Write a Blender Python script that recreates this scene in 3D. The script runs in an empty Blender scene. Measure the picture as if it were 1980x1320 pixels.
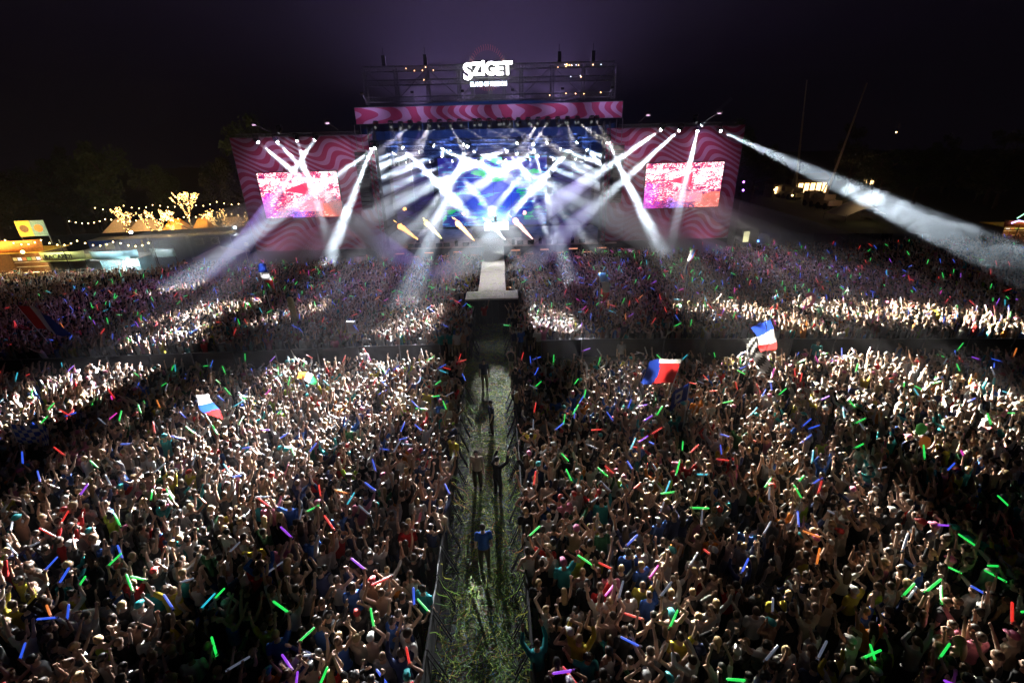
import bpy, bmesh, math, random
import numpy as np
from mathutils import Vector, Matrix, Euler
random.seed(7); RNG = np.random.default_rng(7)
SC = bpy.context.scene; COL = SC.collection
R = math.radians
# ------------------------------------------------------------------ camera
CAM_POS = Vector((0.85, 0.0, 12.0)); YAW, PITCH, ROLL = R(1.0), R(22.8), R(1.5); FPX = 880.0
_f = Vector((math.sin(YAW)*math.cos(PITCH), math.cos(YAW)*math.cos(PITCH), -math.sin(PITCH)))
_r0 = Vector((math.cos(YAW), -math.sin(YAW), 0)); _u0 = _r0.cross(_f)
_r = _r0*math.cos(ROLL) - _u0*math.sin(ROLL); _u = _r0*math.sin(ROLL) + _u0*math.cos(ROLL)
cam = bpy.data.objects.new('camera', bpy.data.cameras.new('camera')); COL.objects.link(cam)
cam.data.sensor_width = 36.0; cam.data.lens = FPX/1980*36.0; cam.data.clip_start = 0.1; cam.data.clip_end = 2000
cam.matrix_world = Matrix(((_r.x, _u.x, -_f.x, CAM_POS.x), (_r.y, _u.y, -_f.y, CAM_POS.y), (_r.z, _u.z, -_f.z, CAM_POS.z), (0, 0, 0, 1)))
SC.camera = cam
def ray(x, y): return _f + _r*((x-990)/FPX) + _u*((660-y)/FPX)
def atY(x, y, Y):
    d = ray(x, y); return CAM_POS + d*((Y-CAM_POS.y)/d.y)
def atZ(x, y, Z):
    d = ray(x, y); return CAM_POS + d*((Z-CAM_POS.z)/d.z)
def pix(p):
    d = Vector(p)-CAM_POS; z = d.dot(_f)
    return (990+FPX*d.dot(_r)/z, 660-FPX*d.dot(_u)/z, z)
# ------------------------------------------------------------------ world, moon, exposure
w = bpy.data.worlds.new('World'); SC.world = w; w.use_nodes = True
bg = w.node_tree.nodes['Background']
bg.inputs[0].default_value = (0.62, 0.44, 0.9, 1); bg.inputs[1].default_value = 0.0028
moon = bpy.data.objects.new('moon', bpy.data.lights.new('moon', 'SUN')); COL.objects.link(moon)
moon.data.energy = 0.012; moon.data.angle = R(10); moon.data.color = (0.8, 0.85, 1.0)
moon.rotation_euler = (R(50), 0, R(15))
SC.view_settings.view_transform = 'Standard'; SC.view_settings.look = 'None'
SC.view_settings.exposure = 0.0; SC.view_settings.gamma = 1.0
cy = SC.cycles
cy.max_bounces = 4; cy.diffuse_bounces = 2; cy.glossy_bounces = 2; cy.volume_bounces = 0; cy.transparent_max_bounces = 24
cy.transmission_bounces = 2; cy.use_denoising = True; cy.use_adaptive_sampling = True; cy.adaptive_threshold = .01; cy.adaptive_min_samples = 64
cy.sample_clamp_indirect = 3.0; cy.caustics_reflective = False; cy.caustics_refractive = False
try:
    cy.denoiser = 'OPENIMAGEDENOISE'; cy.denoising_input_passes = 'RGB_ALBEDO_NORMAL'; cy.volume_step_rate = 1.0; cy.volume_max_steps = 200
except Exception: pass
# ------------------------------------------------------------------ helpers
def tag(o, label=None, cat=None, group=None, kind=None):
    if label: o['label'] = label
    if cat: o['category'] = cat
    if group: o['group'] = group
    if kind: o['kind'] = kind
    return o
def empty(name, loc=(0, 0, 0), rz=0.0):
    o = bpy.data.objects.new(name, None); COL.objects.link(o); o.location = loc; o.rotation_euler = (0, 0, rz); o.empty_display_size = 0.2
    return o
def thing(name, label, cat, loc=(0, 0, 0), rz=0.0, group=None): return tag(empty(name, loc, rz), label, cat, group)
def copy_tree(o, parent=None):
    c = o.copy(); COL.objects.link(c); c.parent = parent
    for ch in o.children: copy_tree(ch, c)
    return c
class MB:
    def __init__(s): s.v = []; s.f = []; s.m = []; s.uv = None
    def add(s, vs, fs, m=0):
        b = len(s.v); s.v.extend([tuple(v) for v in vs]); s.f.extend([tuple(i+b for i in f) for f in fs]); s.m.extend([m]*len(fs)); return s
    def box(s, c, d, m=0, rot=None, bev=0.0):
        hx, hy, hz = d[0]/2, d[1]/2, d[2]/2
        pts = [Vector((x*hx, y*hy, z*hz)) for z in (-1, 1) for y in (-1, 1) for x in (-1, 1)]
        if rot is not None: pts = [rot @ p for p in pts]
        c = Vector(c)
        return s.add([p+c for p in pts], [(0, 2, 3, 1), (4, 5, 7, 6), (0, 1, 5, 4), (2, 6, 7, 3), (0, 4, 6, 2), (1, 3, 7, 5)], m)
    def bbox(s, x0, x1, y0, y1, z0, z1, m=0): return s.box(((x0+x1)/2, (y0+y1)/2, (z0+z1)/2), (x1-x0, y1-y0, z1-z0), m)
    def tube(s, pts, rad, n=6, m=0, cap=True, ref=None):
        pts = [Vector(p) for p in pts]; N = len(pts)
        if not isinstance(rad, (list, tuple)): rad = [rad]*N
        vs = []; prev = None
        for i, p in enumerate(pts):
            d = (pts[min(i+1, N-1)] - pts[max(i-1, 0)])
            d = d.normalized() if d.length > 1e-9 else Vector((0, 0, 1))
            if prev is None:
                a = Vector(ref) if ref is not None else (Vector((1, 0, 0)) if abs(d.x) < 0.9 else Vector((0, 1, 0)))
            else: a = prev
            a = (a - d*a.dot(d)); a = a.normalized() if a.length > 1e-6 else d.orthogonal().normalized()
            prev = a; b = d.cross(a); r = rad[i]; ra, rb = (r if isinstance(r, (list, tuple)) else (r, r))
            for k in range(n):
                t = 2*math.pi*k/n; vs.append(p + a*(ra*math.cos(t)) + b*(rb*math.sin(t)))
        fs = []
        for i in range(N-1):
            for k in range(n):
                k2 = (k+1) % n; fs.append((i*n+k, i*n+k2, (i+1)*n+k2, (i+1)*n+k))
        if cap: fs.append(tuple(range(n-1, -1, -1))); fs.append(tuple((N-1)*n+k for k in range(n)))
        return s.add(vs, fs, m)
    def caps(s, p0, r0, p1, r1, n=10, m=0):
        p0, p1 = Vector(p0), Vector(p1); d = p1-p0; L = d.length; d = d/L if L > 1e-9 else Vector((0, 0, 1))
        return s.tube([p0-d*r0, p0-d*r0*.7, p0, p1, p1+d*r1*.7, p1+d*r1], [r0*.06, r0*.71, r0, r1, r1*.71, r1*.06], n, m)
    def ell(s, c, r, n=12, k=8, m=0, rot=None):
        c = Vector(c); vs = []; fs = []
        for i in range(1, k):
            ph = math.pi*i/k
            for j in range(n):
                t = 2*math.pi*j/n; p = Vector((r[0]*math.sin(ph)*math.cos(t), r[1]*math.sin(ph)*math.sin(t), r[2]*math.cos(ph)))
                vs.append(c+(rot @ p if rot is not None else p))
        top = Vector((0, 0, r[2])); top = rot @ top if rot is not None else top
        vs.append(c+top); vs.append(c-top); a, b = len(vs)-2, len(vs)-1
        for j in range(n):
            j2 = (j+1) % n; fs.append((a, j, j2)); fs.append((b, (k-2)*n+j2, (k-2)*n+j))
            for i in range(k-2): fs.append((i*n+j, (i+1)*n+j, (i+1)*n+j2, i*n+j2))
        return s.add(vs, fs, m)
    def mesh(s, name, mats, smooth=False):
        me = bpy.data.meshes.new(name); me.from_pydata(s.v, [], s.f)
        for mt in (mats if isinstance(mats, (list, tuple)) else [mats]): me.materials.append(mt)
        if any(s.m): me.polygons.foreach_set('material_index', s.m)
        if smooth: me.polygons.foreach_set('use_smooth', [True]*len(s.f))
        me.update(); return me
    def build(s, name, mats, parent=None, smooth=False, loc=None):
        o = bpy.data.objects.new(name, s.mesh(name, mats, smooth)); COL.objects.link(o)
        if parent: o.parent = parent
        if loc is not None: o.location = loc
        return o
# ------------------------------------------------------------------ materials
def nt(name):
    m = bpy.data.materials.new(name); m.use_nodes = True; t = m.node_tree; b = t.nodes.get('Principled BSDF'); return m, t, b
def link(t, a, b): t.links.new(a, b)
def mat(name, col, rough=0.7, metal=0.0, noise=0.0, scale=6.0, emit=None, es=1.0, sample=True):
    m, t, b = nt(name); b.inputs['Roughness'].default_value = rough; b.inputs['Metallic'].default_value = metal
    if noise > 0:
        n = t.nodes.new('ShaderNodeTexNoise'); n.inputs['Scale'].default_value = scale; n.inputs['Detail'].default_value = 5
        tc = t.nodes.new('ShaderNodeTexCoord'); link(t, tc.outputs['Object'], n.inputs['Vector'])
        r = t.nodes.new('ShaderNodeValToRGB'); r.color_ramp.elements[0].position = .3; r.color_ramp.elements[1].position = .75
        r.color_ramp.elements[0].color = (*[c*(1-noise) for c in col], 1); r.color_ramp.elements[1].color = (*[min(1, c*(1+noise)) for c in col], 1)
        link(t, n.outputs['Fac'], r.inputs[0]); link(t, r.outputs[0], b.inputs['Base Color'])
    else: b.inputs['Base Color'].default_value = (*col, 1)
    if emit: b.inputs['Emission Color'].default_value = (*emit, 1); b.inputs['Emission Strength'].default_value = es
    if not sample: m.cycles.emission_sampling = 'NONE'
    return m
def emis(name, col, s, sample=True):
    m = bpy.data.materials.new(name); m.use_nodes = True; t = m.node_tree; t.nodes.clear()
    e = t.nodes.new('ShaderNodeEmission'); o = t.nodes.new('ShaderNodeOutputMaterial'); e.inputs[0].default_value = (*col, 1); e.inputs[1].default_value = s
    link(t, e.outputs[0], o.inputs[0])
    if not sample: m.cycles.emission_sampling = 'NONE'
    return m
class NG:                                            # tiny expression builder for shader maths
    def __init__(s, t): s.t = t
    def m(s, op, a, b=None, c=None):
        n = s.t.nodes.new('ShaderNodeMath'); n.operation = op
        for i, v in enumerate((a, b, c)):
            if v is None: continue
            if isinstance(v, (int, float)): n.inputs[i].default_value = v
            else: s.t.links.new(v, n.inputs[i])
        return n.outputs[0]
    def noise(s, vec, scale, detail=3, dist=0.0):
        n = s.t.nodes.new('ShaderNodeTexNoise'); n.inputs['Scale'].default_value = scale; n.inputs['Detail'].default_value = detail; n.inputs['Distortion'].default_value = dist
        s.t.links.new(vec, n.inputs['Vector']); return n.outputs['Fac']
    def ramp(s, fac, stops, interp='LINEAR'):
        n = s.t.nodes.new('ShaderNodeValToRGB'); cr = n.color_ramp; cr.interpolation = interp
        while len(cr.elements) < len(stops): cr.elements.new(0.5)
        for e, (p, c) in zip(cr.elements, stops): e.position = p; e.color = (*c, 1)
        s.t.links.new(fac, n.inputs[0]); return n.outputs[0]
    def mix(s, f, a, b):
        n = s.t.nodes.new('ShaderNodeMix'); n.data_type = 'RGBA'
        for v, k in ((f, 0), (a, 6), (b, 7)):
            if isinstance(v, (int, float)): n.inputs[k].default_value = v
            elif isinstance(v, tuple): n.inputs[k].default_value = (*v, 1)
            else: s.t.links.new(v, n.inputs[k])
        return n.outputs[2]
    def xyz(s, mode='Object'):
        tc = s.t.nodes.new('ShaderNodeTexCoord'); sp = s.t.nodes.new('ShaderNodeSeparateXYZ'); s.t.links.new(tc.outputs[mode], sp.inputs[0])
        return tc.outputs[mode], sp.outputs[0], sp.outputs[1], sp.outputs[2]
    def comb(s, x, y, z):
        n = s.t.nodes.new('ShaderNodeCombineXYZ')
        for i, v in enumerate((x, y, z)):
            if isinstance(v, (int, float)): n.inputs[i].default_value = v
            else: s.t.links.new(v, n.inputs[i])
        return n.outputs[0]
BLACK = mat('black_metal', (.018, .018, .02), .5, .3)
DARK = mat('dark_cloth', (.015, .015, .018), .9, noise=.4, scale=3)
STEEL = mat('steel', (.22, .22, .235), .55, .6, noise=.3, scale=9)
TRUSS = mat('aluminium_truss', (.10, .10, .11), .6, .4, noise=.25, scale=5)
GREYM = mat('grey_metal', (.2, .2, .21), .5, .6, noise=.3)
WHITEP = mat('white_paint', (.75, .75, .73), .5, noise=.12)
# ================================================================== the setting
def ground_mat(name, a, b, c, sc, extra=None):
    m, t, bs = nt(name); g = NG(t); v, x, y, z = g.xyz()
    n1 = g.noise(v, sc, 6, .6); n2 = g.noise(v, sc*7, 5)
    col = g.ramp(g.m('ADD', g.m('MULTIPLY', n1, .65), g.m('MULTIPLY', n2, .35)), [(.36, a), (.5, b), (.64, c)])
    link(t, col, bs.inputs['Base Color']); bs.inputs['Roughness'].default_value = .95
    bp = t.nodes.new('ShaderNodeBump'); bp.inputs['Strength'].default_value = .6; bp.inputs['Distance'].default_value = .05
    link(t, n2, bp.inputs['Height']); link(t, bp.outputs[0], bs.inputs['Normal'])
    return m
MB().add([(-500, -150, 0), (500, -150, 0), (500, 700, 0), (-500, 700, 0)], [(0, 1, 2, 3)]).build('ground', ground_mat('field_ground', (.022, .018, .01), (.03, .035, .012), (.05, .04, .022), .5))['kind'] = 'structure'
mb = MB(); ys = np.linspace(2, 34, 65)
for i, yv in enumerate(ys):                                        # trodden dirt path with an uneven verge and two shallow ruts
    for k in range(13):
        u = k/12*2-1; wob = .12*math.sin(yv*1.7+k) + .08*math.sin(yv*4.1+2*k)
        rut = -.012*(math.exp(-((u*1.55-.45)/.16)**2)+math.exp(-((u*1.55+.45)/.16)**2))
        mb.v.append((u*1.75+(wob if abs(u) == 1 else 0), yv, .02+rut+.008*math.sin(yv*3.3+k*2.1)))
for i in range(len(ys)-1):
    for k in range(12): a = i*13+k; mb.f.append((a, a+1, a+14, a+13)); mb.m.append(0)
mb.build('path', ground_mat('trodden_dirt', (.075, .05, .036), (.12, .085, .062), (.10, .10, .05), .8), smooth=True)['kind'] = 'structure'
# ------------------------------------------------------------------ printed wavy cloth
def wavy(name, ca, cb, fx, fz, amp, kx, kz, bias=.1, twist=1.0):
    m, t, bs = nt(name); g = NG(t); v, x, y, z = g.xyz()
    w1 = g.m('SINE', g.m('ADD', g.m('MULTIPLY', x, kx), g.m('MULTIPLY', g.m('SINE', g.m('MULTIPLY', z, kz)), twist)))
    ph = g.m('ADD', g.m('ADD', g.m('MULTIPLY', x, fx), g.m('MULTIPLY', z, fz)), g.m('MULTIPLY', w1, amp))
    s = g.m('SINE', ph); e = g.m('MULTIPLY_ADD', g.m('SUBTRACT', s, bias), 12.0, .5)
    n = t.nodes.new('ShaderNodeClamp'); link(t, e, n.inputs[0])
    col = g.mix(n.outputs[0], ca, cb)
    nz = g.noise(v, .7, 4); col2 = g.mix(g.m('MULTIPLY', nz, .35), col, (.05, .02, .05))
    link(t, col2, bs.inputs['Base Color']); bs.inputs['Roughness'].default_value = .75
    return m
RED, LIL = (.30, .02, .075), (.38, .22, .34)
WAVY = wavy('wavy_print', RED, LIL, .9, 8.4, 6.6, 1.05, .55, .12, 1.7)
WAVY2 = wavy('wavy_print_bold', RED, LIL, 3.7, 1.6, 5.0, .36, 1.7, .1, 1.4)
# ================================================================== stage
DECKM = mat('stage_deck', (.36, .25, .22), .6, noise=.35, scale=1.2)
SKIRT = mat('stage_skirt', (.02, .02, .03), .85, noise=.4, scale=2)
stage = thing('stage', 'wide raised concert stage with dark fascia and rows of orange step lights', 'stage', (0, 52, 0))
MB().bbox(-14, 14, 0, 13.5, 1.86, 2.0).build('deck', DECKM, stage)
for s in (-1, 1): MB().bbox(min(s*14.01, s*20), max(s*14.01, s*20), .9, 8, 1.5, 1.66).build('side_deck', DECKM, stage)
for i in range(28):                                                 # fascia panels one by one, joints open
    if 13 <= i <= 14: continue
    x0 = -14+i; MB().bbox(x0+.012, x0+.988, .05, .12, .02, 1.84).build('fascia_panel', SKIRT, stage)
for s in (-1, 1):
    for i in range(6):
        x0 = s*(14.5+i); MB().bbox(x0-.49, x0+.49, .95, 1.02, .02, 1.48).build('fascia_panel', SKIRT, stage)
STEPL = emis('step_light_glow', (1.0, .42, .26), 1.1)
for i in range(16):
    x = -12.4+i*1.65
    if abs(x) < 1.35: continue
    MB().box((x, -.02, 1.42 if i % 2 else 1.0), (1.0, .06, .1)).build('step_light', STEPL, stage)
mb = MB()
for k in range(9): mb.tube([(-13.6+k*3.4, 1.2, 0), (-13.6+k*3.4, 1.2, 1.85)], .06, 8)
mb.build('leg_frame', GREYM, stage)
WALL = mat('stage_wall', (.02, .018, .03), .9, noise=.3)
MB().bbox(-14, 14, 13.2, 13.4, 2.01, 14.6).build('back_wall', WALL, stage)
for s in (-1, 1): MB().bbox(min(s*13.8, s*13.95), max(s*13.8, s*13.95), 2.2, 13.18, 2.01, 14.5).build('side_wall', WALL, stage)
# LED wall picture
m, t, bs = nt('led_wall_picture'); g = NG(t); v, x, y, z = g.xyz()
sv = g.comb(g.m('MULTIPLY', x, .22), 0.0, g.m('MULTIPLY', z, 2.3)); n1 = g.noise(sv, 1.0, 5, 1.2); n2 = g.noise(g.comb(g.m('MULTIPLY', x, .35), 3.0, g.m('MULTIPLY', z, .75)), 1.0, 3, .8)
r2 = g.m('ADD', g.m('POWER', g.m('DIVIDE', x, 4.6), 2), g.m('POWER', g.m('DIVIDE', g.m('SUBTRACT', z, -1.0), 4.0), 2))
blue = g.mix(g.m('MINIMUM', 1.0, g.m('MULTIPLY', r2, .6)), (.03, .1, 1.0), (.015, .012, .26))
lines = g.m('GREATER_THAN', n1, .585); green = g.m('GREATER_THAN', g.m('ADD', n2, g.m('MULTIPLY', g.m('POWER', 2.718, g.m('MULTIPLY', -1.0, g.m('ADD', g.m('POWER', g.m('DIVIDE', x, 3.0), 2), g.m('POWER', g.m('SUBTRACT', z, 2.9), 2)))), .16)), .6)
c1 = g.mix(g.m('MULTIPLY', lines, .75), blue, (.1, .55, .95)); c2 = g.mix(g.m('MULTIPLY', g.m('MULTIPLY', green, g.m('GREATER_THAN', n1, .47)), .9), c1, (0, .7, .22))
hot = g.m('POWER', 2.718, g.m('MULTIPLY', -1.0, g.m('ADD', g.m('POWER', g.m('DIVIDE', x, 2.0), 2), g.m('POWER', g.m('DIVIDE', g.m('ADD', z, 3.6), 1.2), 2))))
c3 = g.mix(g.m('MINIMUM', 1.0, g.m('MULTIPLY', hot, 1.0)), c2, (.35, .85, 1.0))
link(t, c3, bs.inputs['Emission Color']); link(t, g.m('ADD', .85, g.m('MULTIPLY', hot, 1.8)), bs.inputs['Emission Strength']); bs.inputs['Base Color'].default_value = (.01, .01, .01, 1)
LEDP = m
led = thing('video_wall', 'large blue and green led wall at the back of the stage', 'video wall', (0, 64.6, 6.8))
for i in range(6):                                                  # cabinets of the wall, thin joints between
    for j in range(4):
        x0 = -7.2+i*2.4; z0 = -4.4+j*2.2
        MB().bbox(x0+.01, x0+2.39, -.12, 0, z0+.01, z0+2.19).build('led_panel', LEDP, led)
m, t, bs = nt('side_led_picture'); g = NG(t); v, x, y, z = g.xyz()
n1 = g.noise(g.comb(g.m('MULTIPLY', x, .3), 0.0, g.m('MULTIPLY', z, 1.5)), 1.0, 4, 1.0)
link(t, g.ramp(n1, [(.4, (.004, .003, .02)), (.58, (.03, .012, .09)), (.66, (.0, .16, .16)), (.72, (.012, .008, .06))]), bs.inputs['Emission Color']); bs.inputs['Emission Strength'].default_value = 1.0
bs.inputs['Base Color'].default_value = (.01, .01, .01, 1)
for s, nm in ((-1, 'dim violet led side screen by the left stage wall'), (1, 'dim violet led side screen by the right stage wall')):
    o = thing('side_screen', nm, 'side screen', (s*10.6, 64.2, 6.6))
    for i in range(2):
        for j in range(3): MB().bbox(-2.6+i*2.6+.01, i*2.6-.01, -.1, 0, -4+j*2.6+.01, -4+j*2.6+2.59).build('led_panel', m, o)
# lattice truss helper
def truss(mb, a, b, w=.5, n=None, r=.03, m=0):
    a, b = Vector(a), Vector(b); d = (b-a); L = d.length; d.normalize()
    p = d.orthogonal().normalized() if abs(d.z) < .9 else Vector((1, 0, 0)); q = d.cross(p)
    if abs(d.z) < .9: p = Vector((0, 0, 1)); q = d.cross(p).normalized(); p = q.cross(d).normalized()
    n = n or max(2, int(L/(w*1.3))); cs = [p*w/2+q*w/2, p*w/2-q*w/2, -p*w/2-q*w/2, -p*w/2+q*w/2]
    for c in cs: mb.tube([a+c, b+c], r, 5, m)
    for i in range(n):
        u, v2 = a+d*(L*i/n), a+d*(L*(i+1)/n)
        for k in range(4):
            c1, c2 = cs[k], cs[(k+1) % 4]
            mb.tube([u+(c1 if i % 2 else c2), v2+(c2 if i % 2 else c1)], r*.55, 4, m, cap=False)
            mb.tube([u+c1, u+c2], r*.5, 4, m, cap=False)
    return mb
roof = thing('stage_roof', 'dark lattice stage roof with truss towers and a red and lilac wavy header banner', 'roof', (0, 52, 0))
for s in (-1, 1):
    truss(MB(), (s*12.25, .2, 0), (s*12.25, .2, 14.5), .62, r=.05).build('truss_tower', TRUSS, roof)
    truss(MB(), (s*12.6, 12.6, 2.05), (s*12.6, 12.6, 14.5), .62, 18, .05).build('truss_tower', TRUSS, roof)
hb = MB().bbox(-13.5, 13.65, -.3, -.22, 14.8, 16.25).build('header_banner', WAVY2, roof)
MB().bbox(-13.55, 13.7, -.34, -.2, 16.25, 16.3).build('banner_rail', TRUSS, hb); MB().bbox(-13.55, 13.7, -.34, -.2, 14.75, 14.8).build('banner_rail', TRUSS, hb)
ROOFM = mat('roof_membrane', (.05, .05, .085), .6, noise=.3, scale=.5)
mb = MB(); n = 14                                                   # canopy: shallow barrel from the header back
for i in range(n+1):
    xx = -13.4+26.8*i/n
    for k in range(5): yy = -.1+13.6*k/4; mb.v.append((xx, yy, 16.1+1.2*math.sin(math.pi*i/n)*(.3+.7*math.sin(math.pi*(k+.3)/4.6))))
for i in range(n):
    for k in range(4): a = i*5+k; mb.f.append((a, a+5, a+6, a+1)); mb.m.append(0)
mb.build('canopy', ROOFM, roof, smooth=True)
for z, y0 in ((17.0, .6), (18.5, .6), (19.7, .6)):
    truss(MB(), (-12.3, y0, z), (12.8, y0, z), .45, r=.035).build('roof_truss', TRUSS, roof)
for k in range(9): truss(MB(), (-12.3+k*3.137, .6, 16.6), (-12.3+k*3.137, .6, 19.7), .34, r=.03).build('roof_upright', TRUSS, roof)
mb = MB()
for k in range(8):
    x0 = -12.3+k*3.137; mb.tube([(x0, .6, 17), (x0+3.137, .6, 19.7)] if k % 2 else [(x0, .6, 19.7), (x0+3.137, .6, 17)], .03, 5)
mb.build('cross_brace', TRUSS, roof)
for k, xx in enumerate((-10.2, -6.1, 7.2, 10.6)): MB().box((xx, .6, 20.4), (.35, .35, .9)).tube([(xx, .6, 20.8), (xx, .6, 21.5)], .03).build('chain_motor', BLACK, roof)
for z, y0 in ((13.0, -.45), (13.0, .7), (12.85, 3.5), (12.5, 6.2), (11.8, 9.2)): truss(MB(), (-12.0, y0, z), (12.0, y0, z), .4, r=.03).build('lighting_truss', TRUSS, roof)
for s in (-1, 1):
    for k in range(2): truss(MB(), (s*(4+5*k), .4, 13.25), (s*(4+5*k), 12.4, 13.25), .35, r=.025).build('lighting_truss', TRUSS, roof)
WARMB = emis('warm_work_bulb', (1.0, .5, .2), 9.0, False); COOLB = emis('cool_work_bulb', (.8, .85, 1.0), 4.0, False)
for k in range(26):                                                 # small lit bulbs along the top trusses
    xx = random.choice([random.uniform(-9.5, -5), random.uniform(6, 11.5), random.uniform(7.5, 9.5)])
    MB().ell((xx, .3, random.choice([19.7, 19.55, 18.6, 17.1])+random.uniform(-.1, .1)), (.05, .05, .05), 6, 4).build('work_bulb', WARMB if random.random() < .7 else COOLB, roof)
# ------------------------------------------------------------------ sign
SIGNW = emis('sign_white', (1.0, .98, .94), 9.0); SIGNB = emis('sign_blue_white', (.75, .88, 1.0), 5.0)
sign = thing('stage_sign', 'glowing white lettered sign with a thin ring of red rays on the stage roof', 'sign', (.05, 51.35, 19.3))
def text_mesh(s, size, off, ext, name, m, parent, loc, wscale=1.0, shear=0.0):
    cu = bpy.data.curves.new('txt', 'FONT'); cu.body = s; cu.size = size; cu.offset = off; cu.extrude = ext; cu.align_x = 'CENTER'; cu.shear = shear; cu.resolution_u = 3
    ob = bpy.data.objects.new('txt', cu); COL.objects.link(ob); dg = bpy.context.evaluated_depsgraph_get()
    me = bpy.data.meshes.new_from_object(ob.evaluated_get(dg)); bpy.data.objects.remove(ob); bpy.data.curves.remove(cu)
    rot = Matrix.Rotation(R(90), 4, 'X') @ Matrix.Diagonal((wscale, 1, 1, 1)); me.transform(rot); me.materials.clear(); me.materials.append(m); me.name = name
    o = bpy.data.objects.new(name, me); COL.objects.link(o); o.parent = parent; o.location = loc; return o
for ch, x, sz, dz in (('S', -1.95, 2.0, -.45), ('Z', -1.05, 1.55, -.1), ('I', -.42, 1.45, -.1), ('G', .28, 1.6, -.1), ('E', 1.16, 1.55, -.1), ('T', 1.95, 1.6, -.1)):
    text_mesh(ch, sz*.96, .05, .09, 'letter', SIGNW, sign, (x, 0, dz-.35), 1.0)
MB().ell((-.42, 0, .62), (.15, .09, .15), 10, 6).build('letter_dot', SIGNW, sign)
text_mesh('ISLAND OF FREEDOM', .52, .018, .03, 'lettering', SIGNB, sign, (.05, 0, -1.42), .72)
RAYM = mat('ray_tube', (.5, .1, .08), .5, emit=(1.0, .25, .18), es=.22, sample=False)
for k in range(46):
    a = 2*math.pi*k/46
    if -.97 < math.sin(a) < .25 and abs(math.cos(a)) > .0 and math.sin(a) > -.8: continue
    c, s_ = math.cos(a), math.sin(a); MB().tube([(c*1.5, .25, s_*1.5+.15), (c*1.62+.05*s_, .25, s_*1.75+.15), (c*1.78, .25, s_*2.0+.15)], .012, 5).build('ray', RAYM, sign)
mb = MB()
for xx in (-1.6, 1.6): truss(mb, (xx, .45, -2.6), (xx, .45, 1.2), .25, r=.02)
mb.build('support', TRUSS, sign)
# ------------------------------------------------------------------ catwalk
DECKC = ground_mat('confetti_deck', (.34, .29, .28), (.5, .46, .45), (.4, .42, .2), 2.4)
cat = thing('catwalk', 'long pale runway from the stage ending in a wider platform strewn with confetti', 'catwalk', (0, 0, 0))
for i in range(9):
    y0 = 34.02+i*2.0; MB().bbox(-1.08, 1.08, y0, min(y0+1.985, 51.98), 1.88, 2.0).build('deck_board', DECKC, cat)
for i in range(4): MB().bbox(-1.95+i*.975, -1.95+i*.975+.965, 32.0, 34.0, 1.88, 2.0).build('deck_board', DECKC, cat)
MB().bbox(-1.02, -.98, 34.1, 51.9, .02, 1.87).bbox(.98, 1.02, 34.1, 51.9, .02, 1.87).build('side_skirt', SKIRT, cat)
mb = MB()
for i in range(8): mb.bbox(-1.9+i*.475, -1.9+i*.475+.46, 32.05, 32.09, .02, 1.87)
mb.bbox(-1.92, -1.88, 32.1, 33.9, .02, 1.87).bbox(1.88, 1.92, 32.1, 33.9, .02, 1.87).build('front_skirt', SKIRT, cat)
mb = MB()
for i in range(10): mb.tube([(-1.0, 34.5+i*1.9, .02), (-1.0, 34.5+i*1.9, 1.88)], .04).tube([(1.0, 34.5+i*1.9, .02), (1.0, 34.5+i*1.9, 1.88)], .04)
mb.build('leg_frame', GREYM, cat)
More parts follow.
